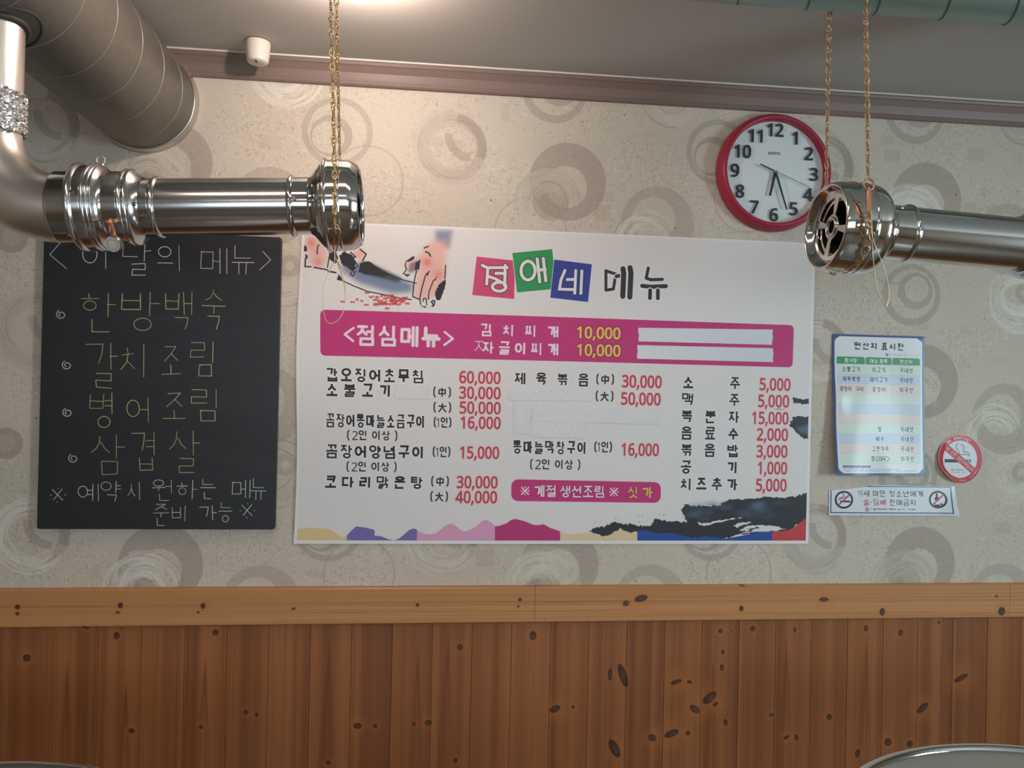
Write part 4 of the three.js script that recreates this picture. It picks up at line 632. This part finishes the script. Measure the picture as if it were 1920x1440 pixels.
{ // laminated sheet, curling off the wall towards its lower left corner
  const a = P(1560, 626), b = P(1732, 629), h = 0.402, w = b.x - a.x;
  const lift = (u, v) => 0.003 + 0.038 * Math.pow(1 - v, 1.7) * (1 - 0.62 * u) + 0.003 * Math.sin(u * 7) * (1 - v) + 0.004 * Math.exp(-((u - 0.05) ** 2) / 0.01 - ((v - 0.55) ** 2) / 0.02);
  single('notice_sheet', sheet(a.x, a.x + w, a.y - h, a.y, 30, 40, lift, 0.0006), new THREE.MeshPhysicalMaterial({ map: makeSheet(), roughness: 0.45, clearcoat: 0.22, clearcoatRoughness: 0.12 }), 'curled laminated food origin table with a blue border and green headings', 'notice');
}
{ // warning strip: its upper left edge is torn away, its right end peels
  const a = P(1553, 966), b = P(1788, 962), top = P(1700, 909.5), w = b.x - a.x, h = top.y - a.y;
  const g = sheet(a.x, a.x + w, a.y, a.y + h, 48, 12, (u, v) => 0.0022 + 0.014 * Math.max(0, (u - 0.86) / 0.14) ** 2 * (1 - v) + 0.003 * (1 - v) * Math.sin(u * 3), 0.0005, (u, v) => {
    const dip = -0.2 * h * Math.max(0, 1 - u / 0.34) ** 0.7 * v; return [0.008 * Math.max(0, (u - 0.8) / 0.2) ** 2 * (1 - v) ** 2, dip + 0.012 * u * (0.4 - v) * 0.3];
  });
  const uv = g.attributes.uv, p = g.attributes.position; for (let i = 0; i < p.count; i++) uv.setY(i, (p.getY(i) - a.y) / h);
  single('warning_strip', g, std({ map: makeStrip(), roughness: 0.35 }), 'long white strip sticker forbidding sale of alcohol and tobacco to minors', 'sticker');
}
{ // round no-smoking sticker, its lower left edge lifting
  const c = P(1799, 861), r = 0.0715, pos = [], uv = [], idx = [], n = 72, m = 14, t = 0.0005;
  for (const k of [0, 1]) for (let j = 0; j <= m; j++) for (let i = 0; i <= n; i++) {
    const a = (i / n) * 2 * Math.PI, q = j / m, x = Math.cos(a) * q, y = Math.sin(a) * q, f = Math.max(0, -(x * 0.62 + y * 0.78) - 0.62) / 0.38, e = Math.max(0, -x - 0.6) / 0.4;
    pos.push(c.x + x * r, c.y + y * r * 1.02 + f * 0.006, 0.002 + 0.016 * f * f + 0.006 * e * e - k * t); uv.push(0.5 + x / 2, 0.5 + y / 2);
  }
  const N = (m + 1) * (n + 1), at = (i, j, k) => k * N + j * (n + 1) + i;
  for (let j = 0; j < m; j++) for (let i = 0; i < n; i++) { idx.push(at(i, j, 0), at(i, j + 1, 0), at(i + 1, j + 1, 0), at(i, j, 0), at(i + 1, j + 1, 0), at(i + 1, j, 0)); idx.push(at(i, j, 1), at(i + 1, j + 1, 1), at(i, j + 1, 1), at(i, j, 1), at(i + 1, j, 1), at(i + 1, j + 1, 1)); }
  for (let i = 0; i < n; i++) idx.push(at(i, m, 0), at(i, m, 1), at(i + 1, m, 1), at(i, m, 0), at(i + 1, m, 1), at(i + 1, m, 0));
  const g = new THREE.BufferGeometry(); g.setAttribute('position', new THREE.Float32BufferAttribute(pos, 3)); g.setAttribute('uv', new THREE.Float32BufferAttribute(uv, 2)); g.setIndex(idx); g.computeVertexNormals();
  single('no_smoking_sticker', g, new THREE.MeshPhysicalMaterial({ map: makeNoSmoking(), roughness: 0.6, specularIntensity: 0.6, clearcoat: 0.12, clearcoatRoughness: 0.15 }), 'round red and white no smoking sticker with a crossed cigarette', 'sticker');
}

// ------------------------------------------------------------------ wall clock
const font = await new FontLoader().loadAsync('fonts/droid/droid_sans_regular.typeface.json');
{
  const D = 0.042, c = P(1455.5, 321.5, 0.03), R = 0.166, t = thing('wall_clock', 'round red-rimmed wall clock with a white dial and large black numerals', 'clock', [c.x, c.y, 0]);
  const turned = (pr) => new THREE.LatheGeometry(pr.map(([r, z]) => new THREE.Vector2(Math.max(r, 1e-5), z)), 96).rotateX(Math.PI / 2).translate(c.x, c.y, 0);
  const red = std({ color: 0xa82a44, roughness: 0.4 });
  part('rim', turned([[R - 0.02, 0.0012], [R - 0.004, 0.001], [R, 0.004], [R, 0.016], [R - 0.002, 0.026], [R - 0.007, 0.036], [R - 0.011, 0.041], [R - 0.015, 0.042], [R - 0.019, 0.04], [R - 0.0208, 0.036], [R - 0.0212, 0.014]]), red, t);
  const g = canvas(1024, 1024); g.fillStyle = '#dfe6e6'; g.fillRect(0, 0, 1024, 1024); g.font = 'bold 100px sans-serif';
  latin(g, 'KAPITA', 446, 574, 318, 26, '#3c4448', { stroke: 3 });
  const dial = new THREE.CircleGeometry(R - 0.0208, 96).translate(c.x, c.y, 0.016); part('dial', dial, std({ map: texture(g), roughness: 0.55 }), t);
  const ink = std({ color: 0x2c3338, roughness: 0.5 }), Rn = 0.116;
  for (let k = 1; k <= 12; k++) {
    const n = new TextGeometry(String(k), { font, size: 0.036, depth: 0.003, curveSegments: 10, bevelEnabled: true, bevelSize: 0.0009, bevelThickness: 0.0003, bevelSegments: 1 }); n.computeBoundingBox(); const b = n.boundingBox;
    n.translate(-(b.min.x + b.max.x) / 2, -(b.min.y + b.max.y) / 2, 0).scale(k > 9 ? 0.94 : 1, 0.97, 1);
    const a = (k * Math.PI) / 6, rr = k === 12 || k === 6 ? 0.12 : k === 10 ? 0.109 : Rn;
    n.translate(c.x + Math.sin(a) * rr, c.y + Math.cos(a) * rr, 0.019); part('numeral', n, ink, t);
  }
  const hand = (name, px, py, w0, w1, z, tail = 0) => { const e = P(px, py, z), dx = e.x - c.x, dy = e.y - c.y, L = Math.hypot(dx, dy), s = new THREE.Shape(); s.moveTo(-tail, -w0 / 2); s.lineTo(L, -w1 / 2); s.lineTo(L, w1 / 2); s.lineTo(-tail, w0 / 2); const q = new THREE.ExtrudeGeometry(s, { depth: 0.0008, bevelEnabled: false }).rotateZ(Math.atan2(dy, dx)).translate(c.x, c.y, z); part(name, q, ink, t); };
  hand('hour_hand', 1443.5, 367, 0.0082, 0.0066, 0.024); hand('minute_hand', 1475.2, 393.2, 0.0066, 0.004, 0.0265);
  { const z = 0.029, e = P(1517.8, 351, z), a = Math.atan2(e.y - c.y, e.x - c.x), L = Math.hypot(e.x - c.x, e.y - c.y); part('second_hand', [box(-0.02, L, -0.0006, 0.0006, 0, 0.0006).rotateZ(a).translate(c.x, c.y, z), box(-0.05, -0.006, -0.0019, 0.0019, 0, 0.0006).rotateZ(a).translate(c.x, c.y, z)], ink, t); }
  part('pin', new THREE.CylinderGeometry(0.0032, 0.0032, 0.016, 20).rotateX(Math.PI / 2).translate(c.x, c.y, 0.0235), std({ color: 0xb8bcc0, metalness: 0.8, roughness: 0.3 }), t);
}

// ------------------------------------------------------------------ ducts
function helix(fn, turns, r, seg) { const pts = []; for (let i = 0; i <= seg; i++) pts.push(fn(i / seg, (i / seg) * turns * 2 * Math.PI)); return new THREE.TubeGeometry(new THREE.CatmullRomCurve3(pts), seg * 2, r, 5); }
const BIG = { x: -0.765, y: 2.182, r: 0.131, z1: 1.9 };
{
  const t = thing('spiral_duct', 'big grey spiral duct running out of the wall below the ceiling', 'duct', [BIG.x, BIG.y, 0]);
  const shell = new THREE.CylinderGeometry(BIG.r, BIG.r, BIG.z1, 96, 1, true).rotateX(Math.PI / 2).translate(BIG.x, BIG.y, BIG.z1 / 2 + 0.001); const uv = shell.attributes.uv; for (let i = 0; i < uv.count; i++) uv.setXY(i, uv.getX(i) * 2, uv.getY(i) * 5);
  part('duct_shell', shell, ductMat, t);
  part('seam', helix((u, a) => V(BIG.x + Math.cos(a + 2.2) * BIG.r, BIG.y + Math.sin(a + 2.2) * BIG.r, 0.03 + u * (BIG.z1 - 0.05)), 14, 0.0008, 560), seamMat, t);
  part('wall_collar', lathe([[BIG.r + 0.0005, 0.026], [BIG.r + 0.003, 0.026], [BIG.r + 0.0045, 0.022], [BIG.r + 0.0045, 0.004], [BIG.r + 0.007, 0.001], [BIG.r + 0.007, 0.0002]], 96).rotateY(-Math.PI / 2).translate(BIG.x, BIG.y, 0), collarMat, t);
}
const TOP = { y: CEIL - 0.0655, z: 0.72, r: 0.065, x0: BIG.x + BIG.r - 0.004, x1: 3.1 };
{
  const t = thing('spiral_duct', 'narrow greenish spiral duct along the ceiling over the right exhaust arm', 'duct', [TOP.x0, TOP.y, TOP.z]);
  const shell = new THREE.CylinderGeometry(TOP.r, TOP.r, TOP.x1 - TOP.x0, 64, 1, true).rotateZ(Math.PI / 2).translate((TOP.x0 + TOP.x1) / 2, TOP.y, TOP.z); const uv = shell.attributes.uv, sp = shell.attributes.position; for (let i = 0; i < uv.count; i++) { uv.setXY(i, uv.getX(i), uv.getY(i) * 8); if (sp.getX(i) < 0) sp.setX(i, BIG.x + Math.sqrt(Math.max(0, BIG.r ** 2 - (sp.getY(i) - BIG.y) ** 2)) + 0.001); }
  part('duct_shell', shell, std({ color: 0x8fa39b, metalness: 0.7, roughness: 0.42 }), t);
  part('seam', helix((u, a) => V(TOP.x0 + 0.03 + u * (TOP.x1 - TOP.x0 - 0.05), TOP.y + Math.cos(a) * TOP.r, TOP.z + Math.sin(a) * TOP.r), 27, 0.0022, 1000), std({ color: 0x5d6a66, metalness: 0.6, roughness: 0.5 }), t);
}

// ------------------------------------------------------------------ exhaust arms
function rivet(p, n) { return new THREE.CylinderGeometry(0.0032, 0.0042, 0.0022, 14).applyQuaternion(new THREE.Quaternion().setFromUnitVectors(V(0, 1, 0), n)).translate(p.x + n.x * 0.0006, p.y + n.y * 0.0006, p.z + n.z * 0.0006); }
{
  const A = P(112, 391.5, 0.7), B = P(676, 385.5, 0.7), kx = A.distanceTo(B) / 564, kr = 0.00094;
  const t = thing('exhaust_arm', 'jointed steel exhaust arm with an elbow, hanging left of the menu banner', 'exhaust arm', [A.x, A.y, A.z]);
  const piece = (name, pr, mat, label) => part(name, along(lathe(smoothed(pr).map(([x, r]) => [r * kr, (x - 112) * kx]), 96), A, B), mat, t, label);
  const dir = B.clone().sub(A).normalize(), on = (px) => A.clone().addScaledVector(dir, (px - 112) * kx);
  piece('swivel_coupling', [[106, 58], [110, 61], [113, 65.5], [116, 67], [149, 67], [150, 70], [152, 77], [155, 80.5], [158, 82], [161, 81.5], [164, 79], [166, 77], [180, 76], [181.5, 78.5], [184, 80], [186.5, 78.5], [188, 76.5], [189.5, 78], [191.5, 79], [193.5, 77.5], [195, 75.5], [196.5, 76.5], [198.5, 77], [200.5, 75], [204, 71], [208, 67.5], [212, 66], [239, 65.5], [240.5, 68.5], [243, 70.5], [246, 69.5], [248, 68], [250, 69.5], [253, 70], [256, 68], [259, 64], [264, 59], [269, 55.5], [273, 54]], polished);
  piece('arm_pipe', [[271, 53.2], [289, 53.2], [291, 55.5], [294.5, 57], [298, 55.5], [300, 52.8], [541, 52.8]], polished);
  piece('pipe_collar', [[541, 53], [543, 56], [546.5, 57.5], [550, 56], [552, 53.6], [583, 53.6]], chrome);
  piece('hood', [[580, 53.5], [584, 56], [590, 62], [597, 71], [604, 78.5], [608, 82], [610, 85.5], [612, 88], [614.5, 88], [616.5, 85.5], [619, 84.5], [637, 84.8], [639, 86], [641, 86], [643, 84.6], [658, 83.5], [664, 81.5], [670, 78], [674.5, 75], [677, 72.5], [676, 70], [672, 69], [664, 71], [640, 74], [620, 74], [606, 62], [598, 50], [590, 44]], chrome);
  // elbow, upright pipe, foil
  const rp = 0.0585, C = 0.128, bend = [];
  for (let i = 0; i <= 40; i++) { const a = (i / 40) * (Math.PI / 2); bend.push(V(A.x - C * Math.sin(a) - (i === 0 ? -0.002 : 0), A.y + C * (1 - Math.cos(a)), A.z)); }
  const X = A.x - C, y0 = A.y + C, yTop = BIG.y - Math.sqrt(BIG.r ** 2 - 0.0) + 0.012;
  bend.push(V(X, y0 + 0.01, A.z));
  const el = new THREE.TubeGeometry(new THREE.CatmullRomCurve3(bend), 90, rp, 64); part('elbow', el, steel, t);
  const up = new THREE.CylinderGeometry(rp, rp, yTop - y0, 72, 1, true).translate(X, (y0 + yTop) / 2, A.z), upp = up.attributes.position;
  for (let i = 0; i < upp.count; i++) if (upp.getY(i) > y0 + 0.01) upp.setY(i, BIG.y - Math.sqrt(BIG.r ** 2 - (upp.getX(i) - BIG.x) ** 2) - 0.0015); // cut to the round of the duct
  part('upright_pipe', up, steel, t);
  const sad = (r, lift) => { const p = []; for (let i = 0; i < 72; i++) { const a = (i / 72) * 2 * Math.PI, dx = Math.cos(a) * r; p.push(V(X + dx, BIG.y - Math.sqrt(BIG.r ** 2 - (X + dx - BIG.x) ** 2) - lift, A.z + Math.sin(a) * r)); } return p; };
  part('saddle_gasket', new THREE.TubeGeometry(new THREE.CatmullRomCurve3(sad(rp + 0.003, 0.003), true), 144, 0.0055, 10, true), rubber, t);
  part('saddle_rim', new THREE.TubeGeometry(new THREE.CatmullRomCurve3(sad(rp + 0.024, 0.001), true), 144, 0.0018, 8, true), rubber, t);
  const f0 = P(40, 250, A.z).y, f1 = P(40, 174, A.z).y, fg = new THREE.CylinderGeometry(rp + 0.003, rp + 0.003, f1 - f0, 90, 26, true), fp = fg.attributes.position, fr = rngOf(44), jig = new Map();
  for (let i = 0; i < fp.count; i++) { const x = fp.getX(i), y = fp.getY(i), z = fp.getZ(i), key = [x, y, z].map((q) => Math.round(q * 1e5)).join(), top = y > (f1 - f0) / 2 - 1e-4; if (!jig.has(key)) jig.set(key, [1 + (fr() - 0.35) * 0.11, (fr() - 0.5) * 0.004 - (Math.abs(y) > (f1 - f0) / 2 - 1e-4 ? Math.sin(Math.atan2(z, x) * 3) * 0.003 : 0)]); const [s, d] = jig.get(key), q = top ? 1 : s; fp.setXYZ(i, x * q, y + d, z * q); }
  part('foil_wrap', fg.translate(X, (f0 + f1) / 2, A.z), foilMat, t, 'crumpled aluminium foil wrapped round the upright pipe');
  // fittings
  const eye = on(186), ey = eye.y + 80 * kr; part('eyelet', [new THREE.TorusGeometry(0.0068, 0.0013, 10, 32).translate(eye.x, ey + 0.0075, eye.z + 0.004), new THREE.CylinderGeometry(0.006, 0.007, 0.002, 20).translate(eye.x, ey - 0.001, eye.z + 0.004)], std({ color: 0xd8d4ce, metalness: 0.9, roughness: 0.25 }), t);
  const face = (px, r, up) => { const c = on(px), n = V(0, Math.sin(up), Math.cos(up)); return [c.clone().addScaledVector(n, r * kr), n]; };
  for (const [px, r, up] of [[168, 77, 0.16], [268, 56, -0.1], [558, 53.6, 0.02], [146, 67, -1.05]]) part('rivet', rivet(...face(px, r, up)), chrome, t);
  const kb = P(214, 457, A.z + 0.09), ks = face(226, 66, -0.62)[0], kn = V(-0.12, -0.42, 0.9).normalize(), aim = new THREE.Quaternion().setFromUnitVectors(V(0, 1, 0), kn);
  const kg = canvas(128, 128); kg.fillStyle = '#cfcac4'; kg.fillRect(0, 0, 128, 128); kg.strokeStyle = '#5a5654'; kg.lineWidth = 4; kg.beginPath(); kg.arc(64, 64, 48, 0, 7); kg.stroke(); for (let i = 0; i < 9; i++) { kg.save(); kg.translate(64, 64); kg.rotate(i * 0.698); kg.fillStyle = '#6a6562'; kg.fillRect(-4, -40, 8, 7); kg.restore(); }
  const knob = part('damper_knob', lathe([[0.0001, -0.007], [0.0105, -0.007], [0.0128, -0.005], [0.0132, 0.003], [0.012, 0.0055]], 40).rotateZ(Math.PI / 2).applyQuaternion(aim).translate(kb.x, kb.y, kb.z), std({ color: 0x7c746e, metalness: 0.8, roughness: 0.35 }), t);
  part('dial_face', new THREE.CircleGeometry(0.0121, 32).rotateX(-Math.PI / 2).translate(0, 0.0056, 0).applyQuaternion(aim).translate(kb.x, kb.y, kb.z), std({ map: texture(kg), roughness: 0.5 }), knob);
  part('knob_stem', [tube([ks.clone().addScaledVector(V(0, 0, -1), 0.004), ks.clone().lerp(kb, 0.5).add(V(0.002, 0.003, 0.004)), kb.clone().addScaledVector(kn, -0.004)], 0.0048, 16, 12), new THREE.SphereGeometry(0.0075, 18, 12).translate(ks.x, ks.y, ks.z)], copper, t);
}
{
  const A = P(1549, 424.5, 0.72), B = P(1904, 457.5, 0.72), kx = A.distanceTo(B) / 355, kr = 0.00102;
  const t = thing('exhaust_arm', 'steel exhaust arm entering from the right with its open hood in front of the clock', 'exhaust arm', [A.x, A.y, A.z]);
  const piece = (name, pr, mat) => part(name, along(lathe(smoothed(pr).map(([x, r]) => [r * kr, x * kx]), 96), A, B), mat, t);
  piece('hood', [[16, 47], [14, 60], [10, 66], [4, 70], [-1, 73], [-3, 75.5], [-2, 78], [3, 80.5], [10, 82], [28, 83], [30, 84.2], [32, 84.2], [34, 83], [48, 83], [50, 84.2], [52, 84.2], [54, 83], [66, 82.5], [74, 81], [80, 78], [86, 72.5], [92, 65], [97, 58], [101, 53], [105, 50.5]], chrome);
  piece('pipe_collar', [[103, 50.2], [138, 50.2], [140, 52.5], [143, 54], [146, 52.5], [148, 49.8]], chrome);
  piece('arm_pipe', [[146, 49.5], [352, 49.5], [354, 51.5], [357.5, 53], [361, 51.5], [363, 49.6], [370, 49.6]], polished);
  const wide = [[366, 52], [370, 58], [375, 62], [379, 64], [382, 64], [384, 62], [400, 61.5], [403, 64], [407, 64], [410, 62], [440, 62], [443, 72], [448, 76], [452, 72], [455, 64], [490, 62.5], [494, 60]];
  piece('swivel_coupling', wide, polished);
  const dir = B.clone().sub(A).normalize(), E = A.clone().addScaledVector(dir, 490 * kx), C = 0.115, bend = [];
  for (let i = 0; i <= 30; i++) { const a = (i / 30) * (Math.PI / 2); bend.push(V(E.x + C * Math.sin(a), E.y + C * (1 - Math.cos(a)), E.z)); }
  bend.push(V(E.x + C, TOP.y - TOP.r - 0.001, E.z)); part('elbow', new THREE.TubeGeometry(new THREE.CatmullRomCurve3(bend), 80, 0.0585, 48), steel, t);
  // slotted disc in the mouth: rim ring, four openings, hub ring
  const R0 = 61 * kr, R1 = 19 * kr, s = new THREE.Shape(); s.absarc(0, 0, R0, 0, Math.PI * 2);
  for (let k = 0; k < 4; k++) { const h = new THREE.Path(), a = k * Math.PI / 2 + 0.15 + 0.0, b = a + Math.PI / 2 - 0.26, r1 = R1 + 0.003, r2 = R0 - 0.006; h.absarc(0, 0, r2, a, b, false); h.absarc(0, 0, r1, b, a, true); h.closePath(); s.holes.push(h); }
  { const h = new THREE.Path(); h.absarc(0, 0, R1 - 0.006, 0, Math.PI * 2, true); s.holes.push(h); }
  part('slotted_disc', along(new THREE.ExtrudeGeometry(s, { depth: 0.001, bevelEnabled: true, bevelThickness: 0.0016, bevelSize: 0.0016, bevelSegments: 3, curveSegments: 32 }).rotateZ(0.25).rotateY(Math.PI / 2).translate(11 * kx, 0, 0), A, B), chrome, t);
  part('hub_ring', along(new THREE.TorusGeometry(R1 - 0.003, 0.0028, 12, 40).rotateY(Math.PI / 2).translate(9 * kx, 0, 0), A, B), chrome, t);
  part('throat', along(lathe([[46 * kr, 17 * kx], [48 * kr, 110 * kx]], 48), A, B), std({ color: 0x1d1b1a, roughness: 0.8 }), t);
  for (const [x, up] of [[120, 0.9], [349, -0.1]]) { const c = A.clone().addScaledVector(dir, x * kx), n = V(0, Math.sin(up), Math.cos(up)); part('rivet', rivet(c.clone().addScaledVector(n, 50 * kr), n), chrome, t); }
}

// ------------------------------------------------------------------ looped brass chains and their wires
const LINK = 0.0345;
const linkGeo = (() => {
  const g = [], w = 0.00115; for (const s of [-1, 1]) g.push(new THREE.TorusGeometry(0.0041, w, 8, 22).scale(1, 1.7, 1).translate(0, s * 0.0122, 0));
  for (const ph of [0, Math.PI]) { const p = []; for (let i = 0; i <= 22; i++) { const u = i / 22; p.push(V(Math.cos(u * 12.5 + ph) * 0.0015, -0.0066 + u * 0.0132, Math.sin(u * 12.5 + ph) * 0.0015)); } g.push(tube(p, w * 1.05, 30, 6)); }
  return mergeGeometries(g.map((q) => q.toNonIndexed()));
})();
function strand(parent, pts, seed, mat = brass, k = 0.86) {                             // links hung along a line of points (world)
  const c = new THREE.CatmullRomCurve3(pts, false, 'catmullrom', 0.2), L = c.getLength(), n = Math.floor(L / (LINK * k)), r = rngOf(seed);
  for (let i = 0; i < n; i++) {
    const u = (i + 0.5) / n, p = c.getPointAt(u), d = c.getTangentAt(u), m = shadow(new THREE.Mesh(linkGeo, mat)); m.name = 'link';
    m.quaternion.setFromUnitVectors(V(0, 1, 0), d.lengthSq() ? d : V(0, 1, 0)).multiply(new THREE.Quaternion().setFromAxisAngle(V(0, 1, 0), (i % 2) * 1.25 + r() * 0.5));
    m.position.copy(p).sub(parent.position); parent.add(m);
  }
}
{
  const top = P(620, 0, 0.787), back = P(632, 0, 0.652), t = thing('hanging_chain', 'brass looped chain over the left exhaust hood, ending in a long wire loop', 'chain', [top.x, TOP.y + TOP.r, TOP.z]);
  const hood = P(627.5, 470, 0.715);
  strand(t, [V(top.x, TOP.y, TOP.z + TOP.r + 0.004), P(620, 0, 0.789), P(624, 160, 0.789), P(627, 300, 0.787), P(627.5, 392, 0.7865), P(628.5, 432, 0.777)], 1);
  strand(t, [V(back.x, TOP.y, TOP.z - TOP.r - 0.004), P(631, 0, 0.65), P(634, 150, 0.63), P(637, 298, 0.612)], 2);
  part('hook', tube([P(628.5, 420, 0.783), P(634, 424, 0.783), P(637, 436, 0.78), P(634, 455, 0.77), P(629, 472, 0.755), P(626, 468, 0.757), P(627, 445, 0.776)], 0.0011, 60, 8), brass, t);
  part('hook', tube([P(630, 428, 0.786), P(636, 430, 0.786), P(639, 438, 0.783), P(637.5, 434, 0.786)], 0.001, 30, 8), brass, t);
  part('wire_loop', tube([P(626, 468, 0.757), P(629, 482, 0.755), P(637, 505, 0.755), P(646, 537, 0.755), P(647.5, 565, 0.755), P(642, 588, 0.755), P(629, 604, 0.755), P(616, 606, 0.755), P(608, 590, 0.755), P(606, 562, 0.755), P(611, 530, 0.755), P(619, 505, 0.755), P(627, 490, 0.755), P(627, 478, 0.757)], 0.0008, 140, 7), wireMat, t);
  part('wire_end', tube([P(627, 478, 0.758), P(636, 496, 0.76), P(649, 516, 0.764)], 0.0009, 20, 7), brass, t);
}
{
  const f = P(1625, 0, 0.806), b = P(1557, 14, 0.635), t = thing('hanging_chain', 'dull brass twisted chain slung over the ceiling duct, tied round the right exhaust hood', 'chain', [f.x, TOP.y + TOP.r, TOP.z]);
  strand(t, [V(f.x, TOP.y, TOP.z + TOP.r + 0.006), P(1623, 0, 0.8), P(1626, 160, 0.812), P(1627.5, 332, 0.818)], 3, dull, 0.6);
  strand(t, [V(b.x, TOP.y, TOP.z - TOP.r - 0.006), P(1556, 20, 0.64), P(1552, 180, 0.63), P(1549, 368, 0.625)], 4, dull, 0.6);
  const rg = P(1629, 346, 0.818); part('ring', new THREE.TorusGeometry(0.0095, 0.0018, 10, 36).translate(rg.x, rg.y, rg.z), copper, t);
  part('hook', [tube([P(1629, 352, 0.818), P(1629, 372, 0.819), P(1630, 398, 0.82)], 0.0034, 20, 12), tube([P(1632, 358, 0.819), P(1633, 380, 0.821), P(1632, 402, 0.822)], 0.0016, 20, 8)], copper, t);
  strand(t, [P(1630, 396, 0.818), P(1632, 415, 0.816), P(1631, 432, 0.812), P(1628, 452, 0.806), P(1616, 482, 0.788), P(1602, 500, 0.757), P(1584, 508, 0.722), P(1564, 511, 0.7)], 5, dull, 0.6);
  strand(t, [P(1633, 398, 0.814), P(1628, 420, 0.82), P(1633, 446, 0.812), P(1622, 474, 0.796), P(1608, 493, 0.77), P(1590, 505, 0.735)], 6, dull, 0.6);
  part('wire_loop', tube([P(1634, 400, 0.823), P(1635, 440, 0.82), P(1636, 470, 0.81), P(1640, 510, 0.81), P(1646, 545, 0.81), P(1655, 566, 0.81), P(1661, 575, 0.81), P(1666, 562, 0.81), P(1666, 540, 0.81), P(1660, 510, 0.81), P(1650, 483, 0.81), P(1641, 462, 0.812), P(1636, 445, 0.82)], 0.0009, 140, 7), wireMat, t);
}

// ------------------------------------------------------------------ small white fitting on the ceiling
{
  const c = P(483.5, 96, 0.1), t = thing('ceiling_fitting', 'small white cylindrical fitting on the ceiling by the crown moulding', 'fitting', [c.x, CEIL, 0.1]);
  part('body', lathe([[0.0001, 0.001], [0.0302, 0.001], [0.031, 0.004], [0.029, 0.034], [0.0265, 0.05], [0.024, 0.054], [0.014, 0.056], [0.0001, 0.056]], 48).rotateZ(-Math.PI / 2).translate(c.x, CEIL, 0.1), whitePlastic, t);
  part('slot', box(c.x - 0.0015, c.x + 0.0015, CEIL - 0.0575, CEIL - 0.052, 0.108, 0.122), rubber, t);
}

// ------------------------------------------------------------------ round steel tables
function table(x, z, label, R = 0.46) {
  const t = thing('round_table', label, 'table', [x, 0, z]), at = (pr, seg = 96) => lathe(pr, seg).rotateZ(Math.PI / 2).translate(x, 0, z);
  part('tabletop', at([[0.0001, 0.742], [R - 0.006, 0.742], [R - 0.006, 0.716], [0.0001, 0.716]]), std({ color: new THREE.Color(0.5, 0.5, 0.49), metalness: 1, roughness: 0.34, bumpMap: brushMap, bumpScale: 0.0001 }), t);
  part('rim', new THREE.TorusGeometry(R - 0.004, 0.0135, 20, 128).rotateX(Math.PI / 2).scale(1, 1.15, 1).translate(x, 0.7345, z), chrome, t, 'rolled chrome edge');
  part('pedestal', at([[0.035, 0.716], [0.035, 0.04]], 40), steel, t); part('foot', at([[0.0001, 0.001], [0.24, 0.001], [0.245, 0.012], [0.2, 0.022], [0.05, 0.04], [0.0001, 0.042]], 64), steel, t);
}
table(-0.755, 1.068, 'round steel table with a chrome edge, below the chalkboard');
table(1.08, 1.103, 'round steel table with a chrome edge, below the right exhaust arm');

renderer.render(scene, camera);
